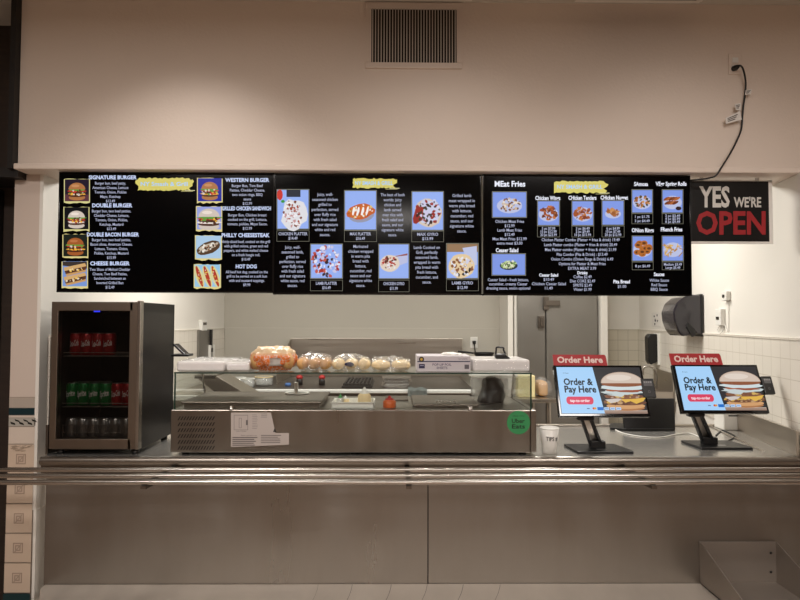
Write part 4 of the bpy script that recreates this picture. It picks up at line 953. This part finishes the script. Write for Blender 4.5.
    sg = obj('topper_sign', G().prism(pts, en*-.006), mat('red_sign', (168, 30, 36), .55), t)
    A = Art(1e-5); A.text('Order Here', (u0+u1)/2, -hs*.5, hs*.56, (u1-u0)*.86, (232, 206, 200), bold=.035)
    A.build('sign_lettering', lambda u, v, w_: Mp(u, v, .002+w_), 'prt', sg)
    # card reader on the right edge
    rx0, rx1, ry0, ry1 = reader
    rd = obj('card_reader', G().obox(Matrix.Translation(Mp((rx0+rx1)/2, (ry0+ry1)/2, -.006)) @ R3, ((rx1-rx0)*Wd, (ry1-ry0)*Hd, .022), .004), 'black', t)
    A = Art(2e-5); c_ = (rx0+rx1)/2; hw = (rx1-rx0)/2
    A.rect(c_-hw*.66, ry0+.05, c_+hw*.66, ry0+.15, (92, 92, 94))
    for k in range(4): A.rect(c_-hw*.6+k*hw*.32, ry0+.06, c_-hw*.36+k*hw*.32, ry0+.09, (150, 150, 152))
    A.build('reader_keypad', lambda u, v, w_: Mp(u, v, .0056+w_), 'prt', rd); A = Art(2e-5)
    A.ell(c_, ry0+.26, hw*.2, .028, (90, 88, 90), 10); A.ell(c_, ry0+.26, hw*.12, .016, (24, 24, 26), 10)
    A.build('tap_mark', lambda u, v, w_: Mp(u, v, .0056+w_), 'prt', rd)
    obj('reader_bracket', G().obox(Matrix.Translation(Mp(rx0, (ry0+ry1)/2, -.02)) @ R3, (.06, .03, .01), .002), 'black', t)
    return t
kiosk(597, (559.5, 416), (651, 417), (556, 365), .315, .20, .06, 'order kiosk on the left, nearest the display case, with a blue and burger screen', ((553.5, 365), (606.5, 365), 355), (.955, 1.10, .27, .645), .31, 597)
kiosk(715, (682.3, 413.4), (770.3, 412.8), (674, 364.3), .305, .20, .16, 'order kiosk on the right, nearest the side wall, with a blue and burger screen', ((670.5, 364.5), (721.5, 364), 354), (1.0, 1.12, .25, .62), .2, 709)

# ------------------------------------------------------------------ terminal, printer and cables behind the kiosks
q0, q1 = onz(625, 431, ZC), onz(677, 431, ZC); yy = (q0.y+q1.y)/2; zt4 = at(650, 400, yy).z
t = thing('register_terminal', 'black register terminal seen from behind, between the two kiosks', 'terminal', ((q0.x+q1.x)/2, yy, ZC))
obj('screen_back', G().prism([(q0.x, yy, ZC+.002), (q1.x-.01, yy, ZC+.002), (q1.x+.02, yy+.07, zt4), (q0.x+.005, yy+.07, zt4)], (0, .02, 0), .003), 'black', t)
obj('terminal_base', G().prism([(q0.x-.08, yy+.04, ZC+.001), (q0.x, yy-.01, ZC+.001), (q1.x-.02, yy-.01, ZC+.001), (q1.x-.02, yy+.20, ZC+.001), (q0.x-.02, yy+.20, ZC+.001)], (0, 0, .015), .003), 'black', t)
q0, q1 = onz(724, 430.5, ZC), onz(751, 430.5, ZC); zt5 = at(738, 414.5, q0.y).z
t = thing('receipt_printer', 'small white receipt printer behind the right kiosk', 'printer', ((q0.x+q1.x)/2, q0.y+.06, ZC))
obj('printer_body', G().box((q0.x, q0.y, ZC+.001), (q1.x, q0.y+.12, zt5+.02), .008, 3), 'whiteP', t); obj('paper_slot', G().box((q0.x+.03, q0.y-.002, zt5-.012), (q1.x-.03, q0.y+.01, zt5-.004)), 'black', t)
def cable(pxs, m, lb, cname='cable'):
    P = [onz(px, py, ZC)+Vector((0, 0, .004)) for px, py in pxs]; solo(cname, G().tube(smooth(P), .0035, 8), m, lb, 'cable', None, P[0])
cable([(612, 428), (622, 433.5), (640, 437), (660, 438), (676, 435), (690, 434), (700, 438)], 'whiteP', 'thin white cable lying across the counter between the kiosks')
cable([(716, 436), (722, 431), (728, 433), (735, 437), (729, 441)], 'black', 'black cable curled on the counter under the right kiosk')

# ------------------------------------------------------------------ right wall fittings
# paper towel dispenser (smoked plastic)
zt6, zb6 = onw(704, 294.5, XR).z, onw(704, 336.5, XR).z; y0_ = onw(704, 310, XR).y; yl = .32; Hh = zt6-zb6; dx = .21
t = thing('towel_dispenser', 'large smoked black paper towel dispenser on the right wall', 'dispenser', (XR, y0_+.15, zb6))
prof = [(0, .02), (0, .98), (.35, 1.0), (.62, .95), (.88, .80), (1, .58), (.97, .36), (.86, .14), (.70, 0), (.45, .02), (.34, .16), (.2, .06)]
obj('cover', G().prism([(XR-.008-dx*u, y0_, zb6+Hh*v) for u, v in prof], (0, yl, 0), .012), 'smoke', t)
obj('back_plate', G().box((XR-.024, y0_-.006, zb6), (XR-.008, y0_+yl+.006, zt6+.004), .004), 'black', t)
obj('lever', G().prism([(XR-dx*.30, y0_-.012, zb6+.05), (XR-dx*.55, y0_-.012, zb6+.10), (XR-dx*.62, y0_-.012, zb6+.07), (XR-dx*.42, y0_-.012, zb6-.004), (XR-dx*.28, y0_-.012, zb6+.01)], (0, .03, 0), .004), 'black', t)
# soap dispenser
zt7, zb7 = onw(661, 334, XR).z, onw(661, 365, XR).z; y7 = onw(661, 350, XR).y
t = thing('soap_dispenser', 'black soap dispenser on the tiled right wall left of the towel dispenser', 'dispenser', (XR, y7+.06, zb7))
obj('cover', G().prism([(XR-.03, y7, zb7+.03), (XR-.03, y7, zt7), (XR-.09, y7, zt7), (XR-.115, y7, zt7-.03), (XR-.11, y7, zb7+.03), (XR-.09, y7, zb7)], (0, .13, 0), .008), 'black', t)
obj('back_plate', G().box((XR-.03, y7-.003, zb7), (XR-.008, y7+.133, zt7+.004), .003), 'whiteP', t)
# thermostat with cables, notices
za, zb_ = onw(724, 309, XR).z, onw(724, 325.5, XR).z; y8 = onw(725.5, 320, XR).y; y9 = onw(720, 320, XR).y
t = thing('wall_sensor', 'white sensor box with dangling cables on the right wall', 'sensor', (XR, y8, zb_))
obj('case', G().box((XR-.03, y8, zb_), (XR, y9, za), .004), 'whiteP', t)
obj('button', G().box((XR-.034, y8+.03, zb_+.04), (XR-.029, y9-.02, zb_+.06)), 'dsteel', t)
P = [onw(720.5, 325, XR-.01), onw(717.5, 330, XR-.01), onw(720, 333.5, XR-.01), onw(723, 330, XR-.01), onw(723, 325, XR-.01)]; obj('cable', G().tube(smooth(P), .0035, 6), 'whiteP', t)
P = [onw(728.5, 300, XR-.006), onw(728.5, 325, XR-.006), onw(727.5, 331, XR-.006), onw(725, 325.5, XR-.008)]; obj('cable', G().tube(smooth(P), .003, 6), 'whiteP', t)
za, zb_ = onw(729, 291.5, XR).z, onw(729, 300.5, XR).z; ya = onw(731, 296, XR).y; yb_ = onw(726, 296, XR).y
t = thing('junction_box', 'small white junction box high on the right wall above the sensor', 'switch', (XR, ya, zb_))
obj('case', G().box((XR-.03, ya, zb_), (XR, yb_, za), .004), 'whiteP', t); obj('port', G().box((XR-.034, ya+.03, zb_+.02), (XR-.029, ya+.06, zb_+.04)), 'black', t)
ya, yb_ = onw(661, 320, XR).y, onw(652, 320, XR).y; za, zb_ = onw(657, 312.5, XR).z, onw(657, 326.5, XR).z
t = thing('wall_notice', 'white paper notice on the right wall above the soap dispenser', 'notice', (XR, ya, zb_))
nb = obj('sheet', G().box((XR-.003, ya, zb_), (XR, yb_, za)), 'paper', t)
A = Art(1e-5)
for (u, v, r_) in ((.3, .25, .07), (.62, .2, .06), (.4, .55, .09), (.66, .6, .06), (.35, .82, .07)): A.ell(u, v, r_, r_*1.2, (50, 48, 60), 9, .35)
A.build('notice_print', lambda u, v, w_: Vector((XR-.0032-w_, yb_+(ya-yb_)*u, za+(zb_-za)*v)), 'prt', nb)
# hand sink with faucet under the soap dispenser
t = thing('hand_sink', 'small steel hand sink with a curved faucet under the soap dispenser', 'sink', (XR-.2, 2.4, .86))
obj('basin', G().box((XR-.40, 2.1, .86), (XR-.38, 2.7, 1.0)).box((XR-.40, 2.1, .86), (XR-.014, 2.12, 1.0)).box((XR-.40, 2.68, .86), (XR-.014, 2.7, 1.0)).box((XR-.40, 2.1, .86), (XR-.014, 2.7, .88)), 'steel', t)
obj('splash', G().box((XR-.03, 2.1, .86), (XR-.015, 2.7, 1.16), .003), 'steel', t)
q = UW(at(655, 372, W(XR-.3, 2.35).y))
obj('faucet', G().tube(smooth([Vector((q.x, 2.35, 1.0)), Vector((q.x, 2.35, 1.14)), Vector((q.x-.02, 2.35, 1.185)), Vector((q.x-.07, 2.35, 1.20)), Vector((q.x-.11, 2.35, 1.18)), Vector((q.x-.115, 2.35, 1.12))]), .011, 10), 'chrome', t)
obj('drain_pipe', G().tube([(XR-.2, 2.4, 0), (XR-.2, 2.4, .86)], .03, 12), 'dsteel', t)

turn(*[o for o in C.objects if not o.parent and o.name.split('.')[0] in ('towel_dispenser', 'soap_dispenser', 'wall_sensor', 'junction_box', 'wall_notice', 'hand_sink')])

# ------------------------------------------------------------------ cook line behind the case
zk = 1.0; yk0, yk1 = 2.2, YB-.03
xa, xb = at(243, 388, yk0).x, at(475, 388, yk0).x
t = thing('griddle_station', 'wide stainless griddle station with a tall steel splash by the back wall', 'griddle', ((xa+xb)/2, 2.8, 0))
obj('cabinet', G().box((xa, yk0+.03, .1), (xb, yk1, zk-.04)), 'dsteel', t)
obj('griddle_top', G().box((xa, yk0, zk-.035), (xb, yk1, zk), .004), mat('seasoned_griddle_steel', (84, 78, 72), .42, .8, var=.4, vscale=(5, 5, 5)), t)
obj('front_rail', G().box((xa, yk0-.03, zk-.028), (xb, yk0+.02, zk+.004), .006), mat('bright_rail_steel', (240, 239, 236), .4, .3), t)
s0, s1 = at(291, 338, yk1-.05), at(462.5, 338, yk1-.05)
obj('back_splash', G().box((s0.x, yk1-.05, zk), (s1.x, yk1, s0.z), .004), 'steel', t)
s2 = at(276, 345, 2.75)
obj('side_splash', G().prism([(s0.x-.008, 2.7, zk), (s0.x-.008, 2.7, zk+.16), (s0.x-.008, yk1, s0.z), (s0.x-.008, yk1, zk)], (.008, 0, 0)), 'steel', t)
for x in (xa+.08, xb-.08):
    for y in (yk0+.1, yk1-.1): obj('leg', G().lathe((x, y, 0), [(0, 0), (.025, 0), (.025, .1), (0, .1)], 10), 'dsteel', t)
for px in (262, 290, 318, 346, 400, 430): 
    q = at(px, 398, yk0+.02); obj('knob', G().tube([(q.x, yk0+.03, q.z-.02), (q.x, yk0-.005, q.z-.02)], .02, 14), 'black', t)
# left work table
xt0, xt1 = XL+.03, xa-.03
t = thing('work_table', 'steel work table with a white edge along the left kitchen wall', 'table', ((xt0+xt1)/2, 2.6, 0))
obj('table_top', G().box((xt0, 1.75, zk-.03), (xt1, 2.9, zk), .004), 'steel', t); obj('edge_strip', G().box((xt0, 1.735, zk-.034), (xt1, 1.752, zk+.006), .003), 'whiteP', t)
for x in (xt0+.04, xt1-.04):
    for y in (1.8, 2.85): obj('leg', G().tube([(x, y, 0), (x, y, zk-.03)], .02, 10), 'dsteel', t)
# slanted steel chute
p = [at(203, 376, 1.5), at(222, 374, 1.5), at(262, 397, 1.5), at(240, 402, 1.5)]
zlow = min(q.z for q in p)
t = thing('steel_chute', 'slanted stainless steel chute seen through the left of the case glass', 'chute', (p[2].x, 1.5, 0))
obj('chute_slope', G().prism([Vector((p[0].x, 1.35, p[0].z)), Vector((p[1].x, 1.35, p[1].z)), Vector((p[2].x, 1.35, p[2].z-.01)), Vector((p[3].x-.02, 1.35, p[3].z-.01))], (0, .3, 0), .004), 'steel', t)
obj('chute_lip', G().box((p[0].x-.01, 1.33, p[0].z-.006), (p[1].x+.004, 1.67, p[1].z+.008), .004), 'chrome', t)
obj('stand', G().box((p[3].x-.03, 1.40, 0), (p[2].x-.01, 1.60, p[3].z-.012)), 'dsteel', t)
# canisters and pots on the cook line
def pot(px, Y, z, r_, pytop, m, lb, name='steel_canister', lidm=None, grp=None):
    q = at(px, pytop, Y); H_ = q.z-z; t = thing(name, lb, 'container', (q.x, Y, z), grp)
    obj('container_body', G().lathe((q.x, Y, z), [(0, 0), (r_*.9, 0), (r_, .006), (r_, H_), (r_*.94, H_), (r_*.94, .01), (0, .01)], 20), m, t)
    obj('rim', G().lathe((q.x, Y, z), [(r_, H_-.008), (r_*1.08, H_-.004), (r_*1.04, H_+.003), (r_*.94, H_)], 20), lidm or 'chrome', t)
pot(240, 2.45, zk, .05, 377.5, 'clear', 'clear plastic container, left of the pair left of the canister', 'clear_container', 'whiteP', 'clear containers on the cook line')
pot(249, 2.40, zk, .05, 378.5, 'clear', 'clear plastic container, right of the pair left of the canister', 'clear_container', 'whiteP', 'clear containers on the cook line')
pot(264, 2.55, zk, .08, 376.5, 'clear', 'wide clear tub with a pale rim below the orange bread bag', 'clear_container', 'cream', 'clear containers on the cook line')
for px, lb in ((299.5, 'black shaker with a red top, left of the two on the griddle'), (322, 'black shaker with a red top, right of the two on the griddle')):
    q = at(px, 377, 2.6); t = thing('shaker', lb, 'shaker', (q.x, 2.6, zk), 'red topped shakers on the griddle')
    obj('shaker_body', G().lathe((q.x, 2.6, zk), [(0, 0), (.03, 0), (.03, .045), (.022, .055)], 14), 'black', t); obj('shaker_top', G().blob((q.x, 2.6, zk+.07), (.032, .032, .024), sub=2), 'red', t)
q = at(288, 383, 2.5); solo('blue_lid', G().lathe((q.x, 2.5, zk), [(0, .0), (.028, 0), (.028, .022), (.02, .028), (0, .03)], 14), mat('blue_plastic', (70, 110, 170), .4), 'small blue bottle cap on the griddle below the orange bread bag', 'cap', None, (q.x, 2.5, zk))
# char grill grate
xg0, xg1 = at(346, 380, 2.6).x, at(371, 380, 2.6).x
t = thing('grill_grate', 'black cast iron grill grate on the griddle station', 'grate', ((xg0+xg1)/2, 2.6, zk))
g = G()
for k in range(8): x = xg0+(xg1-xg0)*k/7; g.box((x-.006, 2.35, zk+.02), (x+.006, 2.95, zk+.04), .002)
for k in range(5): y = 2.37+.56*k/4; g.box((xg0-.006, y-.008, zk+.018), (xg1+.006, y+.008, zk+.038), .002)
obj('bars', g, 'grate', t); obj('drip_pan', G().box((xg0-.02, 2.34, zk), (xg1+.02, 2.97, zk+.016), .003), 'dark', t)
# foil trays stack
for k, (dx_, lb) in enumerate(((0, 'aluminium tray at the bottom of the stack right of the grate'), (.01, 'aluminium tray in the middle of the stack right of the grate'), (.005, 'aluminium tray on top of the stack right of the grate'))):
    q0, q1 = at(383, 380, 2.35).x+dx_, at(409, 380, 2.35).x+dx_; z_ = zk+.001+k*.03; t = thing('foil_tray', lb, 'tray', ((q0+q1)/2, 2.5, z_), 'aluminium trays stacked by the grate')
    obj('tray_wall', G().prism([(q0, 2.33, z_+.028), (q1, 2.33, z_+.028), (q1-.02, 2.33, z_), (q0+.02, 2.33, z_)], (0, .25, 0), .002), 'alu', t)
    obj('tray_rim', G().box((q0-.012, 2.32, z_+.024), (q1+.012, 2.59, z_+.0285), .001), 'alu', t)
# grey cloth over the rail
q0, q1 = at(408, 388, yk0-.04).x, at(427, 388, yk0-.04).x
def clf(i, j):
    x = q0+(q1-q0)*i; s_ = j*.26
    if s_ < .13: y, z = yk0+.09-s_, zk+.012
    else: y, z = yk0-.042-.006*math.sin(i*9), zk+.008-(s_-.13)*(1.0-.55*abs(i-.35))
    return Vector((x, y, z+.006*math.sin(i*11+j*4)))
solo('grey_cloth', G().grid(clf, 18, 16, .004), 'cloth', 'grey cloth draped over the griddle rail', 'cloth', None, ((q0+q1)/2, yk0, zk))
# white ring strainer on the rail
q = at(297, 391, 1.2)
t = thing('white_ring_clip', 'white ring shaped clip with an upright tab seen through the case glass', 'clip', (q.x, .45, zd+.03))
q = at(297, 398, .42)
obj('ring', G().tube([(q.x+.065*math.cos(k*math.pi/12), .42+.045*math.sin(k*math.pi/12), zd+.04) for k in range(25)], .006, 8), 'whiteP', t)
obj('tab', G().box((q.x-.01, .38, zd+.034), (q.x+.012, .39, zd+.105), .004), 'whiteP', t)
# bucket on the counter behind the case
q = at(493, 371, .76); H_ = q.z-ZC; R_ = .145
t = thing('white_bucket', 'white plastic bucket behind the black bag in the case', 'bucket', (q.x, .76, ZC))
obj('bucket_body', G().lathe((q.x, .76, ZC+.001), [(0, 0), (R_*.88, 0), (R_, H_-.03)], 32), 'clear', t)
obj('bucket_lid', G().lathe((q.x, .76, ZC+.001), [(R_*.98, H_-.035), (R_*1.05, H_-.03), (R_*1.05, H_-.008), (R_*.9, H_-.012), (0, H_-.012)], 32), 'whiteP', t)
# prep table at the right with wrapped bread
zp_ = .93; yt0 = 2.15; a_, b_ = at(480, 396, yt0).x+.02, at(557, 396, yt0).x
t = thing('prep_table', 'stainless prep table in front of the steel cooler', 'table', ((a_+b_)/2, 2.5, 0))
obj('table_top', G().box((a_, yt0, zp_-.035), (b_, 2.85, zp_), .004), 'steel', t); obj('lower_shelf', G().box((a_+.03, yt0+.05, .42), (b_-.03, 2.8, .45)), 'dsteel', t)
for x in (a_+.05, b_-.06):
    for y in (yt0+.05, 2.8): obj('leg', G().tube([(x, y, 0), (x, y, zp_-.035)], .022, 10), 'steel', t)
a_, b_ = at(517, 385, 2.3).x, at(534, 385, 2.3).x; ht = at(520, 375, 2.3).z-zp_
solo('cheese_block', G().box((a_, 2.25, zp_), (b_, 2.45, zp_+ht), .01, 3), mat('pale_yellow_cheese', (226, 212, 160), .5), 'pale yellow wrapped block on the prep table', 'block', None, ((a_+b_)/2, 2.35, zp_))
a_, b_ = at(535, 385, 2.35).x, at(551, 385, 2.35).x; ht = at(540, 379, 2.35).z-zp_
t = thing('bread_loaf', 'bread loaf in a clear bag at the right end of the prep table', 'bread', ((a_+b_)/2, 2.4, zp_))
obj('loaf', G().box((a_+.02, 2.28, zp_+.004), (b_-.04, 2.48, zp_+ht*.9), .03, 4), 'bun', t); obj('bag_film', G().blob(((a_+b_)/2, 2.38, zp_+ht*.5), ((b_-a_)*.55, .14, ht*.56), .02, 3, -ht*.49, 3, 4, .85), 'plastic', t)
# wall shelf with pans at the back, outlet
sz = at(495, 357, YB-.2).z; a_, b_ = at(466, 357, YB-.2).x, at(530, 357, YB-.2).x; b_ = min(b_, x0*0+at(507, 350, YB-.2).x+.0)
t = thing('wall_shelf', 'steel wall shelf holding frying pans below the outlet', 'shelf', ((a_+b_)/2, YB-.15, sz))
obj('shelf_board', G().box((a_, YB-.35, sz-.02), (b_+.1, YB-.014, sz), .003), 'steel', t)
for x in (a_+.05, b_-.05): obj('bracket', G().prism([(x, YB-.014, sz-.02), (x, YB-.3, sz-.02), (x, YB-.014, sz-.15)], (.012, 0, 0)), 'dsteel', t)
def pan(px, rr, ang, lb, col):
    q = at(px, 354, YB-.2); t = thing('frying_pan', lb, 'pan', (q.x, YB-.19, sz), 'frying pans on the wall shelf')
    obj('pan_bowl', G().lathe((q.x, YB-.19, sz), [(0, 0), (rr*.78, 0), (rr, .045), (rr*1.02, .047), (rr*.76, .006), (0, .006)], 24), col, t)
    d_ = Vector((math.cos(ang), -math.sin(ang)*.5, .12)).normalized(); s_ = Vector((q.x, YB-.19, sz+.04))+Vector((d_.x*rr, d_.y*rr, 0))
    obj('pan_handle', G().tube([s_, s_+d_*.10, s_+d_*.17], [.010, .012, .010], 8), 'black', t)
pan(484, .11, math.pi*.98, 'dark frying pan with its handle to the left, under the outlet', 'grate'); pan(512, .12, 0.1, 'steel frying pan with its handle to the right, beside the cooler', 'steel')
q = at(474, 342, YB-.02); q2 = at(471, 347, YB)
t = thing('wall_socket', 'white wall socket with a plugged cord on the back wall', 'outlet', (q.x, YB-.012, q.z-.06))
obj('plate', G().box((q.x-.04, YB-.02, q.z-.065), (q.x+.04, YB-.012, q.z+.055), .003), 'whiteP', t); obj('plug', G().box((q.x-.018, YB-.05, q.z-.02), (q.x+.018, YB-.02, q.z+.015), .005), 'black', t)
obj('cord', G().tube([(q.x, YB-.045, q.z-.015), (q.x+.005, YB-.04, q.z-.06), (q.x+.012, YB-.04, q.z-.12)], .006, 6), 'dark', t)
# left wall fittings
za, zb_ = onx(196, 330, XL).z, onx(200, 358, XL).z; ya, yb_ = onx(196, 340, XL).y, onx(206.5, 340, XL).y
t = thing('electric_panel', 'narrow stainless panel on the tiled left kitchen wall', 'panel', (XL, ya, zb_-.1))
obj('panel_cover', G().box((XL+.008, ya, zb_-.1), (XL+.03, yb_, za), .003), 'door', t); obj('panel_edge', G().box((XL+.008, yb_, zb_-.1), (XL+.05, yb_+.04, za), .003), 'dark', t)
q = onx(205, 326, XL+.03); t = thing('thermostat', 'white thermostat on the left kitchen wall above the steel panel', 'thermostat', (XL, q.y, q.z-.05))
obj('case', G().box((XL, q.y-.1, q.z-.045), (XL+.035, q.y+.06, q.z+.055), .005), 'whiteP', t); obj('display', G().box((XL+.034, q.y-.07, q.z+.01), (XL+.037, q.y+.03, q.z+.035)), 'dsteel', t)
q = onx(210, 351, XL+.03); t = thing('wall_timer', 'small white box with a dark button beside the steel wall panel', 'switch', (XL, q.y, q.z-.06))
obj('case', G().box((XL+.008, q.y-.05, q.z-.06), (XL+.05, q.y+.10, q.z+.06), .006), 'whiteP', t); obj('button', G().box((XL+.049, q.y-.03, q.z-.01), (XL+.055, q.y+.02, q.z+.03), .003), 'dark', t)
